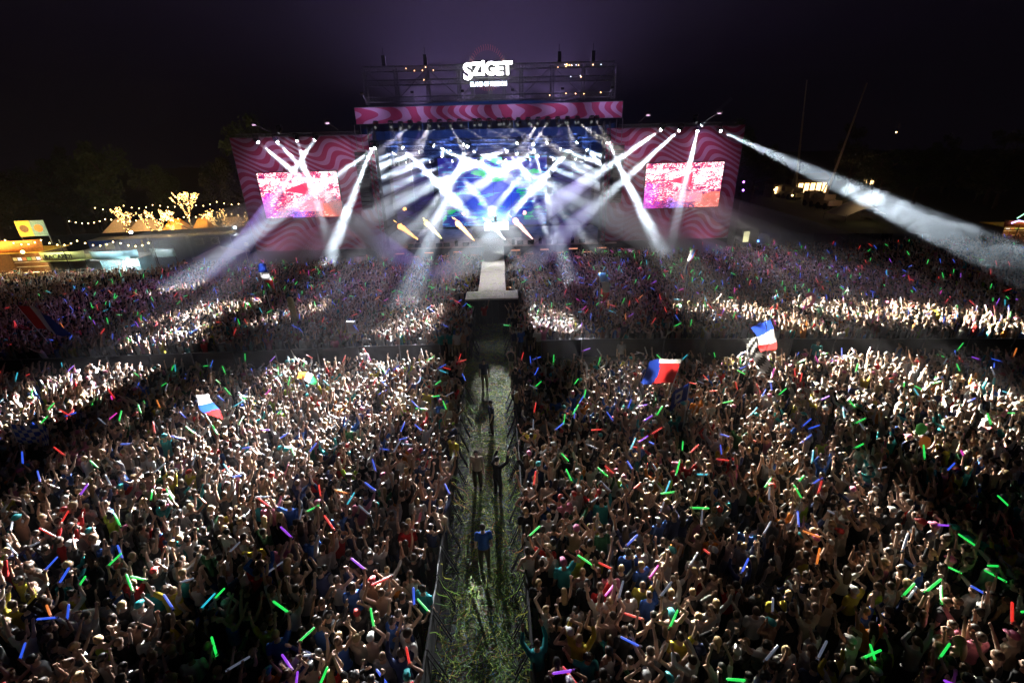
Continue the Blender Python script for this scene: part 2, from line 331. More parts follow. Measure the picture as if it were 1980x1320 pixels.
# ------------------------------------------------------------------ wings with video screens
def screen_picture(name, seed):
    m, t, bs = nt(name); g = NG(t); v, x, y, z = g.xyz()
    v2 = g.comb(g.m('ADD', x, seed), 0.0, z)
    a = g.noise(g.comb(g.m('MULTIPLY', g.m('ADD', x, g.m('MULTIPLY', z, .8)), 1.4), seed, g.m('MULTIPLY', g.m('SUBTRACT', z, g.m('MULTIPLY', x, .3)), 3.2)), 1.5, 8, 1.6); b = g.noise(v2, .6, 3, .4)
    up = g.m('MULTIPLY_ADD', z, .19, .5)                              # brighter towards the top of the picture
    k = g.m('ADD', g.m('MULTIPLY', g.m('SUBTRACT', a, .5), 2.6), g.m('ADD', g.m('MULTIPLY', up, .68), g.m('MULTIPLY', g.m('SUBTRACT', b, .5), 1.3)))
    k = g.m('SUBTRACT', k, g.m('MULTIPLY', g.m('GREATER_THAN', z, 1.75), .22))
    col = g.ramp(k, [(0.0, (.10, .012, .10)), (.18, (.42, .012, .12)), (.33, (.85, .06, .14)), (.45, (.95, .3, .36)), (.56, (1, .78, .8)), (.68, (1, .98, .97))])
    xw = g.m('ADD', x, g.m('MULTIPLY', g.m('SUBTRACT', a, .5), 5.0)); zw = g.m('ADD', z, g.m('MULTIPLY', g.m('SUBTRACT', b, .5), 3.5)); purple = g.m('MULTIPLY', g.m('LESS_THAN', xw, -2.9), g.m('LESS_THAN', zw, .1)); col = g.mix(g.m('MULTIPLY', purple, .7), col, (.45, .04, .55))
    org = g.m('MULTIPLY', g.m('GREATER_THAN', xw, 1.5), g.m('LESS_THAN', zw, -.9)); col = g.mix(g.m('MULTIPLY', org, .45), col, (1.0, .28, .08))
    # a pennant in the picture: left point (-1.7,.55), right side x=.8
    fx = g.m('SUBTRACT', x, -1.7); inf = g.m('MULTIPLY', g.m('MULTIPLY', g.m('GREATER_THAN', fx, 0), g.m('LESS_THAN', fx, 2.6)), g.m('LESS_THAN', g.m('ABSOLUTE', g.m('SUBTRACT', z, g.m('MULTIPLY_ADD', fx, .06, .5))), g.m('MULTIPLY', fx, .26)))
    col = g.mix(inf, col, (.8, .035, .1))
    brow = g.m('MULTIPLY', g.m('LESS_THAN', g.m('ABSOLUTE', g.m('SUBTRACT', x, .6)), 1.6), g.m('LESS_THAN', g.m('ABSOLUTE', g.m('ADD', z, 1.15)), .55)); col = g.mix(g.m('MULTIPLY', brow, .55), col, (.95, .35, .45))
    bl = g.m('MULTIPLY', g.m('LESS_THAN', g.m('ABSOLUTE', g.m('ADD', xw, .6)), .7), g.m('LESS_THAN', zw, -1.2)); col = g.mix(g.m('MULTIPLY', bl, .5), col, (.2, .2, 1.0))
    link(t, col, bs.inputs['Emission Color']); bs.inputs['Emission Strength'].default_value = 1.9; bs.inputs['Base Color'].default_value = (.01, .01, .01, 1)
    return m
for s, nm in ((-1, 'left'), (1, 'right')):
    wx = s*19.6; W_ = thing('wing_wall', 'tall red and lilac wavy printed wall flanking the stage on the %s' % nm, 'wing wall', (wx, 52.25, 0))
    edges = [(-7.3, -4.95), (-4.93, 5.1), (5.12, 7.35)]
    for x0, x1 in edges: MB().bbox(x0, x1, -.02 if abs(x0) < 4.94 else .06, .1 if abs(x0) < 4.94 else .16, 2.1, 13.85).build('printed_panel', WAVY, W_)
    mb = MB()
    for xx in (-7.2, -2.4, 2.4, 7.2): truss(mb, (xx, .6, .02), (xx, .6, 13.9), .5, 16, .035)
    mb.build('scaffold_frame', TRUSS, W_)
    MB().bbox(-7.3, 7.3, .12, .16, .02, 2.05).build('base_skirt', SKIRT, W_)
    truss(MB(), (-6.2, -.55, 13.95), (6.2, -.55, 13.95), .35, r=.03).build('lamp_truss', TRUSS, W_)
    cx = (-20.6, 20.9)[s > 0]
    sc = thing('video_screen', ('bright pink and white video screen on the wing wall left of the stage', 'bright pink and white video screen on the wing wall right of the stage')[s > 0], 'video screen', (cx, 52.1, 8.05 if s < 0 else 7.95))
    P = screen_picture('screen_picture', 3.0 if s < 0 else 3.3)
    MB().bbox(-4.3, 4.3, -.12, .04, -2.42, 2.42).build('frame', BLACK, sc)
    for i in range(5):
        for j in range(3): MB().bbox(-4.2+i*1.68+.004, -4.2+(i+1)*1.68-.004, -.2, -.13, -2.33+j*1.553+.004, -2.33+(j+1)*1.553-.004).build('led_panel', P, sc)
    la = thing('line_array', ('curved black loudspeaker line array hanging left of the stage opening', 'curved black loudspeaker line array hanging right of the stage opening')[s > 0], 'loudspeaker', (s*13.35, 51.2, 0))
    for k in range(13):
        z = 12.0-k*.44; a = .012*k*k*.35
        MB().box((0, .1+.0, z), (1.15, .75, .4), rot=Matrix.Rotation(-a*.12*8 if False else R(k*k*.09), 3, 'X')).build('speaker_cabinet', BLACK, la)
    MB().tube([(-.3, .1, 12.3), (-.3, .1, 14.7)], .03).tube([(.3, .1, 12.3), (.3, .1, 14.7)], .03).box((0, .1, 12.33), (1.2, .5, .1)).build('flying_frame', GREYM, la)
    mb = MB()
    for k in range(12): mb.box((0, -.28, 11.95-k*.44), (.9, .01, .02))
    sa = thing('subwoofer_stack', ('stack of black subwoofer boxes beneath the wing left of the stage', 'stack of black subwoofer boxes beneath the wing right of the stage')[s > 0], 'loudspeaker', (s*15.8, 51.3, 0))
    for i in range(3):
        for j in range(2): MB().box((-1.3+i*1.3, 0, .36+j*.72), (1.26, .9, .69)).build('speaker_cabinet', BLACK, sa)
# ------------------------------------------------------------------ stage furniture
wedge = None
for i, x in enumerate((-9.5, -8.7, -7.6, -6.3, -5.4, -4.3, -3.2, -2.3, 2.2, 3.0, 4.2, 5.3, 6.3, 7.6, 9.0, 10.1)):
    lab = ('low black wedge monitor on the stage lip beside the catwalk' if abs(x) < 3.1 else 'low black wedge monitor on the stage lip away from the catwalk')
    if i % 3 != 2:
        o = thing('stage_monitor', lab, 'stage monitor', (x, 52.5, 2.0), 0, 'monitors along the stage lip')
        MB().add([(-.35, -.25, 0), (.35, -.25, 0), (.35, .25, 0), (-.35, .25, 0), (-.35, -.1, .42), (.35, -.1, .42), (.35, .25, .16), (-.35, .25, .16)], [(0, 3, 2, 1), (0, 1, 5, 4), (4, 5, 6, 7), (2, 3, 7, 6), (0, 4, 7, 3), (1, 2, 6, 5)]).build('cabinet', BLACK, o)
        MB().add([(-.3, -.09, .424), (.3, -.09, .424), (.3, .22, .19), (-.3, .22, .19)], [(0, 1, 2, 3)]).build('grille', GREYM, o)
    else:
        o = thing('flame_machine', 'upright black stage effect box on the lip left of the catwalk' if x < 0 else 'upright black stage effect box on the lip right of the catwalk', 'effect machine', (x, 52.45, 2.0), 0, 'effect boxes along the stage lip')
        MB().box((0, 0, .3), (.34, .34, .6)).build('case', BLACK, o); MB().tube([(0, 0, .6), (0, 0, .8)], [.1, .06], 8).build('nozzle', STEEL, o)
booth = thing('dj_booth', 'white glowing performers booth on a riser at the middle of the stage', 'booth', (.3, 57.5, 2.0))
MB().bbox(-3, 3, -.6, 2.2, .0, .9).build('riser', SKIRT, booth)
BOOTHG = emis('booth_glow', (.75, .93, 1.0), 6.0)
for i in range(6): MB().bbox(-1.5+i*.5+.02, -1.5+i*.5+.48, -.4, -.35, .95, 1.85).build('light_panel', BOOTHG, booth)
MB().bbox(-1.6, 1.6, -.34, .5, 1.8, 1.9).build('desk_top', BLACK, booth); MB().bbox(-1.55, 1.55, -.3, .4, .91, 1.79).build('desk_body', BLACK, booth)
for x in (-.8, 0, .8): MB().box((x, .1, 1.96), (.4, .4, .1)).tube([(x, .1, 2.01), (x, .1, 2.03)], .15, 12).build('player', GREYM, booth)
# flame jets
def flame_mat(name, tip, core, st):
    m, t, bs = nt(name); g = NG(t); v, x, y, z = g.xyz(); n = g.noise(v, 3.0, 4, .8)
    lw = t.nodes.new('ShaderNodeLayerWeight'); lw.inputs[0].default_value = .35
    link(t, g.mix(lw.outputs['Facing'], core, tip), bs.inputs['Emission Color']); link(t, g.m('MULTIPLY', g.m('ADD', n, .35), st), bs.inputs['Emission Strength']); bs.inputs['Base Color'].default_value = (0, 0, 0, 1)
    return m
FLA = [flame_mat('flame_orange', (1.0, .22, .02), (1.0, .6, .16), 3.2), flame_mat('flame_yellow', (.95, .7, .12), (1, .9, .4), 3.0), flame_mat('flame_orange_pink', (1.0, .3, .1), (1, .72, .35), 3.6), flame_mat('flame_white', (.7, .85, 1.0), (1, 1, 1), 4), flame_mat('flame_rose', (1.0, .25, .3), (1, .66, .5), 3.6)]
cols = ['deep orange', 'pale yellow', 'orange white', 'bluish white', 'rose orange']
for i, ((bx, by), (tx, ty)) in enumerate((((808, 463), (769, 434)), ((854, 461), (821, 427)), ((918, 470), (881, 428)), ((977, 464), (941, 427)), ((1030, 463), (992, 423)))):
    B_ = atY(bx, by, 53.6); T_ = atY(tx, ty, 53.0); B_.z = max(B_.z, 2.35)
    fl = thing('flame_jet', '%s flame jet shooting up from the stage, leaning left' % cols[i], 'flame', B_)
    d = T_-B_; pts = []; rr = []
    for k in range(15):
        u = k/14; j = Vector((random.uniform(-1, 1), random.uniform(-1, 1), random.uniform(-1, 1)))*.05*(u**.5); pts.append(d*u+j); rr.append(max(.012, (.06+.27*u**.8)*(1 if u < .93 else .55)*random.uniform(.88, 1.1)) if k < 14 else .03)
    MB().tube(pts, rr, 9).build('flame_body', FLA[i], fl, True)
    mb = MB()
    for k in range(14):
        u = random.uniform(.3, 1.08); c = d*u+Vector((random.uniform(-.18, .18), random.uniform(-.1, .1), random.uniform(-.05, .2)))
        mb.tube([c, c+d*.07, c+d*.14], [.02, .05*random.uniform(.6, 1.3), .008], 6)
    mb.build('flame_lick', FLA[i], fl, True)
    MB().box((0, 0, -.2), (.36, .36, .28)).tube([(0, 0, -.06), (0, 0, 0)], [.09, .06], 8).build('burner', BLACK, fl)
for (px_, py_), lab in (((783, 404), 'small round orange fireball above the flame jets, left'), ((896, 414), 'small orange fireball beside the blue led wall'), ((1014, 412), 'small rosy fireball near the right flame jet')):
    c = atY(px_, py_, 54.2); mb = MB()
    for k in range(5): mb.ell(Vector((random.uniform(-.1, .1), random.uniform(-.1, .1), random.uniform(-.1, .14))), [random.uniform(.09, .17)]*3, 8, 6)
    tag(mb.build('fireball', FLA[0 if px_ < 800 else 4], None, True, c), lab, 'fireball')
# ================================================================== moving lamps and their light shafts
LENS = emis('lamp_lens', (.9, .96, 1.0), 60.0, False)
_hb = MB().box((0, 0, .05), (.36, .36, .1)).mesh('base', BLACK)
_hy = MB().box((-.23, 0, -.2), (.05, .16, .46)).box((.23, 0, -.2), (.05, .16, .46)).box((0, 0, -.02), (.5, .18, .06)).mesh('yoke', BLACK)
_hh = MB().tube([(0, 0, -.28), (0, 0, -.22), (0, 0, .12), (0, 0, .26), (0, 0, .27)], [.1, .16, .17, .15, .13], 14).mesh('head', BLACK, True)
_hl = MB().tube([(0, 0, .262), (0, 0, .285)], [.135, .12], 16).mesh('lens', LENS)
_hd = MB().tube([(0, 0, .262), (0, 0, .285)], [.135, .12], 16).mesh('lens', emis('dim_lens', (.9, .95, 1.0), .15, False))
def smoke_mat(name, dens, col=(.86, .93, 1.0), noise=None, g_=0.0):
    m = bpy.data.materials.new(name); m.use_nodes = True; t = m.node_tree; t.nodes.clear()
    o = t.nodes.new('ShaderNodeOutputMaterial'); v = t.nodes.new('ShaderNodeVolumePrincipled'); v.inputs['Color'].default_value = (*col, 1); v.inputs['Anisotropy'].default_value = g_
    v.inputs['Density'].default_value = dens; link(t, v.outputs[0], o.inputs['Volume'])
    if noise:
        g = NG(t); vec, x, y, z = g.xyz(); n = g.noise(vec, noise, 4, .5)
        link(t, g.m('MULTIPLY', g.m('MAXIMUM', g.m('SUBTRACT', n, .47), .012), dens*11), v.inputs['Density'])
    return m
SMOKE = {k: smoke_mat('smoke_'+k, d) for k, d in dict(thin=.012, wisp=.03, puff=.1, soft=.06, mid=.1, thick=.2, fan=.4, heavy=.2).items()}
def puff(c, r, seed, dens='puff'):
    rr = random.Random(seed); bm = bmesh.new(); bmesh.ops.create_icosphere(bm, subdivisions=3, radius=1.0); me = bpy.data.meshes.new('smoke')
    ks = [Vector((rr.gauss(0, 1), rr.gauss(0, 1), rr.gauss(0, 1))).normalized() for _ in range(7)]; am = [rr.uniform(.1, .3) for _ in ks]
    for v in bm.verts:
        n = v.co.normalized(); s = 1+sum(a*math.sin(5*n.dot(k)+i) for i, (a, k) in enumerate(zip(am, ks)))*.5; v.co = Vector((n.x*r[0], n.y*r[1], n.z*r[2]))*max(.3, s)
    bm.to_mesh(me); bm.free(); me.materials.append(SMOKE[dens]); o = bpy.data.objects.new('smoke', me); COL.objects.link(o); o.location = c; o.rotation_euler = (0, rr.uniform(-.4, .4), rr.uniform(0, 6))
    tag(o, 'drifting puff of smoke caught in a white stage beam', 'smoke', 'drifting smoke puffs', 'stuff'); return o
def spotlight(src, dst, power, half, smoke='thick', label='', col=(.86, .94, 1.0), length=None, blend=.4, lens=None, gobo=0.0):
    src, dst = Vector(src), Vector(dst); d = (dst-src).normalized(); q = d.to_track_quat('Z', 'Y')
    root = thing('spotlight', label, 'spotlight', src+Vector((0, 0, .44)), 0, 'moving lamps on the trusses')
    for nm, me in (('base', _hb), ('yoke', _hy)):
        o = bpy.data.objects.new(nm, me); COL.objects.link(o); o.parent = root
    h = bpy.data.objects.new('head', _hh); COL.objects.link(h); h.parent = root; h.location = (0, 0, -.44); h.rotation_euler = q.to_euler()
    l = bpy.data.objects.new('lens', lens or _hl); COL.objects.link(l); l.parent = h
    li = bpy.data.lights.new('spot_lamp', 'SPOT'); li.energy = power; li.spot_size = 2*half; li.spot_blend = blend; li.shadow_soft_size = .06 if lens else .13; li.color = col
    if gobo: gobo_nodes(li, gobo)
    elif smoke and not lens: beam_nodes(li)
    lo = bpy.data.objects.new('spot_lamp', li); COL.objects.link(lo); lo.location = src+d*.4; lo.rotation_euler = (-d).to_track_quat('Z', 'Y').to_euler()
    if smoke:
        L = length or (dst-src).length; a, b = src+d*.42, src+d*L
        r0, r1 = .17, .17+L*math.tan(half)*1.02
        mb = MB().tube([a, b], [r0, r1], 24)
        s = mb.build('smoke', SMOKE[smoke] if isinstance(smoke, str) else smoke)
        tag(s, 'shaft of lit smoke in the white beam of a stage lamp', 'smoke', 'lit smoke shafts over the stage', 'stuff')
    return root
def beam_nodes(li):                                    # near-parallel beam optics: the light thins out slowly with distance
    li.use_nodes = True; t = li.node_tree; f = t.nodes.new('ShaderNodeLightFalloff'); f.inputs[0].default_value = 1.0; g = NG(t); link(t, g.m('ADD', f.outputs['Linear'], g.m('MULTIPLY', f.outputs['Quadratic'], 6.0)), t.nodes['Emission'].inputs['Strength'])
def gobo_nodes(li, sc):                                # noise added as a break-up gobo: the lamp throws a mottled pool
    li.use_nodes = True; t = li.node_tree; e = t.nodes['Emission']; g = NG(t); tc = t.nodes.new('ShaderNodeTexCoord')
    ad = t.nodes.new('ShaderNodeVectorMath'); ad.operation = 'ADD'; link(t, tc.outputs['Normal'], ad.inputs[0]); ad.inputs[1].default_value = (random.random()*9, random.random()*9, 0)
    n = g.noise(ad.outputs[0], sc, 2, .4); s = g.m('MULTIPLY', g.m('MINIMUM', g.m('MAXIMUM', g.m('MULTIPLY', g.m('SUBTRACT', n, .44), 8.0), .015), 1.0), 1.5); link(t, s, e.inputs['Strength'])
def beam(x0, y0, x1, y1, Y0, dY, ext, power, half, smoke, where):
    a = atY(x0, y0, Y0); b = atY(x0+(x1-x0)*ext, y0+(y1-y0)*ext, Y0+dY)
    f = (a.z-.3)/max(.05, a.z-b.z); b = a+(b-a)*min(f, 45/(b-a).length)
    return spotlight(a, b, power, half, smoke, 'small black moving lamp with a white beam, ' + where)
PB = 36000
# front truss row
for i, (x0, y0, x1, y1, dY, ext) in enumerate(((723.6, 283, 655, 400, -4, 1.9), (775, 282, 860, 369, -3, 2.2), (834, 280, 980, 342, -3, 2.4), (891, 278, 1075, 361, -3, 2.0), (1004, 275, 849, 352, -3, 2.2), (1062, 273.6, 915, 366, -3, 2.0), (1119, 272, 1042, 355, -2, 2.2), (1172, 271, 1223, 374, -4, 2.0))):
    beam(x0, y0, x1, y1, 51.5, dY, ext, PB*1.5, R(3.3), 'thick', 'on the front lighting truss of the stage')
for x0, y0, tg, hf, pw in ((729, 284, (322, 572), 3.2, 2.6e4), (720, 284, (628, 520), 4.6, 2.6e4), (1176, 272, (1285, 500), 4.6, 2.4e4), (905, 281, (775, 610), 3.4, 1.6e4), (1030, 276, (1105, 560), 3.0, 1.2e4)):
    a = atY(x0, y0, 51.3); spotlight(a, atZ(*tg, 1.2), pw, R(hf), 'soft', 'small black moving lamp with a broad soft beam on the front stage truss', blend=.95)
# second row
for i, (x0, y0, x1, y1, dY, ext) in enumerate(((764, 294, 715, 315, -2, 3.5), (766, 294, 707, 369, -3, 2.2), (815, 292.7, 724, 325, -2, 2.6), (868, 291, 724, 350, -2, 1.9), (920, 290, 857, 369, -3, 2.0), (977, 290, 1034, 353, -3, 2.4), (1027.7, 288.6, 1171, 342, -2, 2.0), (1079, 287, 1122, 302, -2, 3.5), (1130, 286.5, 1171, 306, -2, 3.0), (1132, 286.5, 1168, 323, -3, 2.6), (898, 293, 868, 366, -3, 2.0), (852, 298, 923, 377, -3, 1.9), (998, 293, 1021, 353, -3, 2.4), (1043, 298, 980, 374, -3, 2.0))):
    beam(x0, y0, x1, y1, 55.4, dY, ext, PB*.75, R(2.7), 'thick', 'on the second lighting truss of the stage')
# third row, deeper in the stage
for i, (x0, y0, x1, y1, dY, ext) in enumerate(((789, 313, 707, 364, -1.5, 2.0), (835, 312, 770, 334, -1.5, 2.4), (879, 310.5, 838, 328, -1.5, 3), (925, 309, 868, 342, -2, 3.5), (974, 308, 1021, 334, -2, 3.5), (1021, 307, 1067, 325, -1.5, 3.4), (1066, 306, 1100, 322, -1.5, 3.2), (1109, 306, 1171, 342, -1.5, 2.0))):
    beam(x0, y0, x1, y1, 60.9, dY, ext, PB*.42, R(2.3), 'thick', 'on the rear lighting truss of the stage')
# lamps on top of the wings
for (x0, y0), tg, sm, pw, hf in (((495, 272), (700, 440, -47), 'fan', 2.6e4, 3.0), ((533, 271), (720, 470, -47), 'fan', 2.6e4, 2.8), ((573, 268), (640, 480, -48), 'fan', 2.6e4, 3.0), ((611, 267), (520, 400, -47), 'fan', 2.6e4, 3.0),
                              ((1281, 249), (1020, 430, -44), 'thick', 3.2e4, 2.8), ((1316, 250), (1060, 480, -44), 'thick', 3.2e4, 2.8), ((1350, 249), (1290, 500, 1.5), 'fan', 3e4, 3.2)):
    a = atY(x0, y0, 51.55); b = atZ(*tg) if tg[2] > 0 else atY(tg[0], tg[1], -tg[2]); b = a+(b-a)*((a.z-.3)/(a.z-b.z))
    spotlight(a, b, pw, R(hf), sm, 'small black moving lamp with white beam atop the wing wall %s of the stage' % ('left' if x0 < 900 else 'right'))
a = atY(1390, 252, 51.55); b = atY(1990, 520, 26.0); b = a+(b-a)*1.25
spotlight(a, b, 2.6e4, R(2.6), 'wisp', 'small black lamp throwing a long smoky beam, atop the right wing wall')
for k, (u, s) in enumerate(((.44, .5), (.48, .7), (.5, .8), (.53, 1.1), (.56, .9), (.6, 1.3), (.64, 1.2), (.68, 1.2), (.71, .9), (.76, 1.0))):
    puff(a+(b-a)*u+Vector((0, random.uniform(-.4, .4), random.uniform(-.5, .5))), (1.5*s, 1.3*s, .8*s), 70+k)
a = atY(1352, 247, 51.5); b = atY(1415, 190, 50.0)
spotlight(a, b, 9e3, R(.7), 'mid', 'small black lamp pointing a thin beam skywards, atop the right wing wall')
# lamps added under the header banner to light crowd, catwalk and aisle
AUD_ADDED = [  # target pixel at head height, half angle deg, power, source x, source z, smoke
    ((560, 790), 6.0, 8e5, -6.0, 14.5, None), ((700, 770), 4.5, 7e5, 5.0, 14.5, None), ((760, 910), 4.0, 4.5e5, -9.0, 14.4, None), ((430, 860), 4.0, 4e5, 3.0, 14.4, None), ((790, 635), 3.8, 9e5, 6.0, 14.5, None), ((1090, 640), 4.0, 9e5, -4.0, 14.5, None),
    ((190, 735), 4.2, 8e5, -8.0, 14.5, None), ((310, 655), 2.6, 8e5, -5.0, 14.5, None), ((560, 610), 2.2, 5e5, 9.0, 14.5, None), ((1345, 600), 2.2, 6e5, 2.0, 14.5, None), ((1180, 690), 2.4, 5e5, 7.0, 14.5, None), ((90, 645), 3.2, 1.0e6, 8.0, 14.5, None), ((400, 605), 3.0, 6e5, 3.0, 14.5, None),
    ((1480, 610), 2.8, 9e5, -3.0, 14.5, None), ((1640, 605), 2.7, 1.0e6, -1.0, 14.5, None), ((1850, 615), 3.0, 1.2e6, 1.0, 14.5, None), ((1250, 850), 5.0, 4e5, 8.0, 14.5, None), ((1540, 730), 4.0, 8e5, 4.0, 14.5, None), ((1820, 760), 4.5, 9e5, 9.0, 14.5, None),
    ((1530, 880), 3.8, 3.6e5, 11.0, 14.5, None), ((1075, 1000), 3.0, 3.6e5, -10.0, 14.5, None), ((815, 1160), 2.6, 2.6e5, 10.5, 14.5, None), ((240, 880), 3.6, 1.6e5, -11.5, 14.5, None),
    ((952, 540), 17, 5e4, .0, 14.5, None), ((951, 655), 2.6, 2.2e5, -1.5, 14.5, None), ((950, 730), 3.5, 1.9e5, 1.0, 14.5, None), ((950, 920), 3.2, 1.4e5, -1.0, 14.5, None), ((950, 1160), 4.5, 9e4, 1.5, 14.5, None)]
for k, (tp, hf, pw, sx, sz, sm) in enumerate(AUD_ADDED):
    pw *= (3.2 if hf > 3.3 else 1.5) if tp[1] < 960 and abs(tp[0]-950) > 25 else .55; pw *= .72 if tp[1] > 835 and abs(tp[0]-950) > 25 else 1.0; src = Vector((sx, 51.45, sz)); dst = atZ(*tp, 1.6); dst2 = src+(dst-src)*1.06
    spotlight(src, dst2, pw, R(hf), sm, 'small black audience lamp added under the wavy header banner', (.97, .98, 1.0) if tp[0] < 1200 else (1.0, .95, .82), blend=.9, lens=_hd, gobo=0 if abs(tp[0]-950) < 25 else (190.0/hf if hf > 3.3 else 0))
# warm-violet wash lamps added to tint the wings and the stage deck
for s in (-1, 1):
    for k in range(2):
        src = Vector((s*(15.5+7*k), 49.0, 14.9)); li = bpy.data.lights.new('added_wash_lamp', 'SPOT'); li.energy = 950; li.color = (1.0, .62, .9); li.spot_size = R(100); li.spot_blend = 1; li.shadow_soft_size = .2
        o = bpy.data.objects.new('added_wash_lamp', li); COL.objects.link(o); o.location = src+Vector((0, -.35, -.1)); o.rotation_euler = (Vector((0, -1.2, 2.0))).to_track_quat('Z', 'Y').to_euler()
        f = thing('added_wash_light', 'black flat wash lamp added at the top of the wing wall %s of the stage' % ('left' if s < 0 else 'right'), 'added wash light', src, 0, 'added wash lamps on the wings')
        MB().box((0, 0, 0), (.5, .25, .3)).build('housing', BLACK, f); MB().box((0, -.13, -.16), (.42, .02, .02)).build('lens', BLACK, f); MB().tube([(0, 0, 0), (0, 2.9, -.6)], .04).build('arm', TRUSS, f)

# added lamps, blue inside the roof, violet behind it, lighting air and trusses
for k in range(5):
    src = Vector((-9.6+4.8*k, 51.9, 14.2)); li = bpy.data.lights.new('added_blue_lamp', 'SPOT'); li.energy = 5200; li.color = (.1, .25, 1.0); li.spot_size = R(120); li.spot_blend = 1; li.shadow_soft_size = .15
    o = bpy.data.objects.new('added_blue_lamp', li); COL.objects.link(o); o.location = src+Vector((0, .25, -.25)); o.rotation_euler = Vector((0, -1, .35)).to_track_quat('Z', 'Y').to_euler()
    f = thing('added_wash_light', 'blue flat wash lamp added inside the stage roof', 'added wash light', src, 0, 'added blue lamps in the stage roof'); MB().box((0, 0, 0), (.5, .25, .3)).build('housing', BLACK, f); MB().box((0, .14, -.02), (.42, .02, .22)).build('lens', emis('added_blue_lens', (.15, .3, 1), 3, False), f)
for k in range(4):  # added unseen lamps that make the haze above the roof glow
    src = Vector((-9.0+6*k, 66.4, 16.6)); li = bpy.data.lights.new('added_violet_lamp', 'SPOT'); li.energy = 36000; li.color = (.55, .4, .95); li.spot_size = R(179); li.spot_blend = 1.0; li.shadow_soft_size = .2
    o = bpy.data.objects.new('added_violet_lamp', li); COL.objects.link(o); o.location = src+Vector((0, 0, .25)); o.rotation_euler = Vector((0, .25, -1)).to_track_quat('Z', 'Y').to_euler()
    f = thing('added_wash_light', 'violet flat wash lamp added on a post, unseen behind the stage roof', 'added wash light', src, 0, 'added violet lamps behind the stage roof'); MB().box((0, 0, 0), (.5, .35, .2)).build('housing', BLACK, f); MB().tube([(0, 0, -.1), (0, 0, -16.5)], .06).build('post', TRUSS, f); MB().box((0, 0, .11), (.42, .28, .02)).build('lens', emis('added_violet_lens', (.4, .25, 1), 3, False), f)

for k in range(6):                                                  # lamps on outrigger arms added to brighten the header banner
    src = Vector((-12.0+4.8*k, 49.6, 17.3)); li = bpy.data.lights.new('added_banner_lamp', 'SPOT'); li.energy = 260; li.color = (.7, .55, 1.0); li.spot_size = R(120); li.spot_blend = 1; li.shadow_soft_size = .2
    o = bpy.data.objects.new('added_banner_lamp', li); COL.objects.link(o); o.location = src+Vector((0, .2, -.2)); o.rotation_euler = Vector((0, -1.0, .85)).to_track_quat('Z', 'Y').to_euler()
    f = thing('added_wash_light', 'small black added lamp on an arm in front of the header banner', 'added wash light', src, 0, 'added lamps washing the header banner'); MB().box((0, 0, 0), (.3, .2, .2)).build('housing', BLACK, f); MB().tube([(0, .1, 0), (0, 2.2, -1.0)], .025).build('arm', TRUSS, f)

for k in range(4):                                                  # violet lamps added to tint the crowd before the stage
    src = Vector((-21+14*k, 50.9, 14.3)); dst = Vector((-26+17*k, 40, 1.5)); spotlight(src, dst, 1.4e4, R(26), None, 'small black lamp added to tint the crowd before the stage violet', (.5, .28, 1.0), blend=1.0, lens=_hd)

for s in (-1, 1):                                                   # footlights added to brighten the bottom of the wings
    for k in range(3):
        src = Vector((s*(15.2+4.4*k), 50.3, .5)); li = bpy.data.lights.new('added_foot_lamp', 'SPOT'); li.energy = 300; li.color = (1.0, .45, .8); li.spot_size = R(110); li.spot_blend = 1; li.shadow_soft_size = .2
        o = bpy.data.objects.new('added_foot_lamp', li); COL.objects.link(o); o.location = src+Vector((0, .2, .25)); o.rotation_euler = Vector((0, -.55, -1.0)).to_track_quat('Z', 'Y').to_euler()
        f = thing('added_wash_light', 'black floor wash lamp added at the foot of the wing wall %s of the stage' % ('left' if s < 0 else 'right'), 'added wash light', src, 0, 'added floor lamps below the wings'); MB().box((0, 0, -.1), (.5, .3, .35)).build('housing', BLACK, f); MB().box((0, 0, .09), (.42, .22, .02)).build('lens', _hd.materials[0], f)
# ================================================================== people
def tint(name, rough, src, spec=.3, vary=.12, scale=14.0, attr=None):
    m, t, b = nt(name); g = NG(t)
    if attr: n = t.nodes.new('ShaderNodeAttribute'); n.attribute_type = 'INSTANCER'; n.attribute_name = attr; c = n.outputs['Color']
    else: c = t.nodes.new('ShaderNodeObjectInfo').outputs['Color']
    tc = t.nodes.new('ShaderNodeTexCoord'); nz = g.noise(tc.outputs['Object'], scale, 4)
    hs = t.nodes.new('ShaderNodeHueSaturation'); link(t, c, hs.inputs['Color']); link(t, g.m('ADD', 1-vary, g.m('MULTIPLY', nz, 2*vary)), hs.inputs['Value'])
    link(t, hs.outputs[0], b.inputs['Base Color']); b.inputs['Roughness'].default_value = rough; b.inputs['Specular IOR Level'].default_value = spec
    return m
EYE = mat('eye_dark', (.02, .015, .012), .3)
M_OBJ = dict(body=tint('skin', .5, 0, .4, .08), shirt=tint('shirt_cloth', .85, 0, .2, .2, 9), trousers=tint('trouser_cloth', .85, 0, .2, .2, 9), hair=tint('hair', .5, 0, .4, .35, 40), shoe=tint('shoe', .6, 0)); M_OBJ['shoe2'] = M_OBJ['shoe']
M_INS = dict(body=tint('crowd_skin', .5, 0, .4, .08, attr='c_body'), shirt=tint('crowd_shirt', .85, 0, .2, .2, 9, attr='c_shirt'), trousers=tint('crowd_trousers', .85, 0, .2, .2, 9, attr='c_trousers'), hair=tint('crowd_hair', .5, 0, .4, .35, 40, attr='c_hair'), shoe=tint('crowd_shoes', .6, 0, attr='c_trousers')); M_INS['shoe2'] = M_INS['shoe']
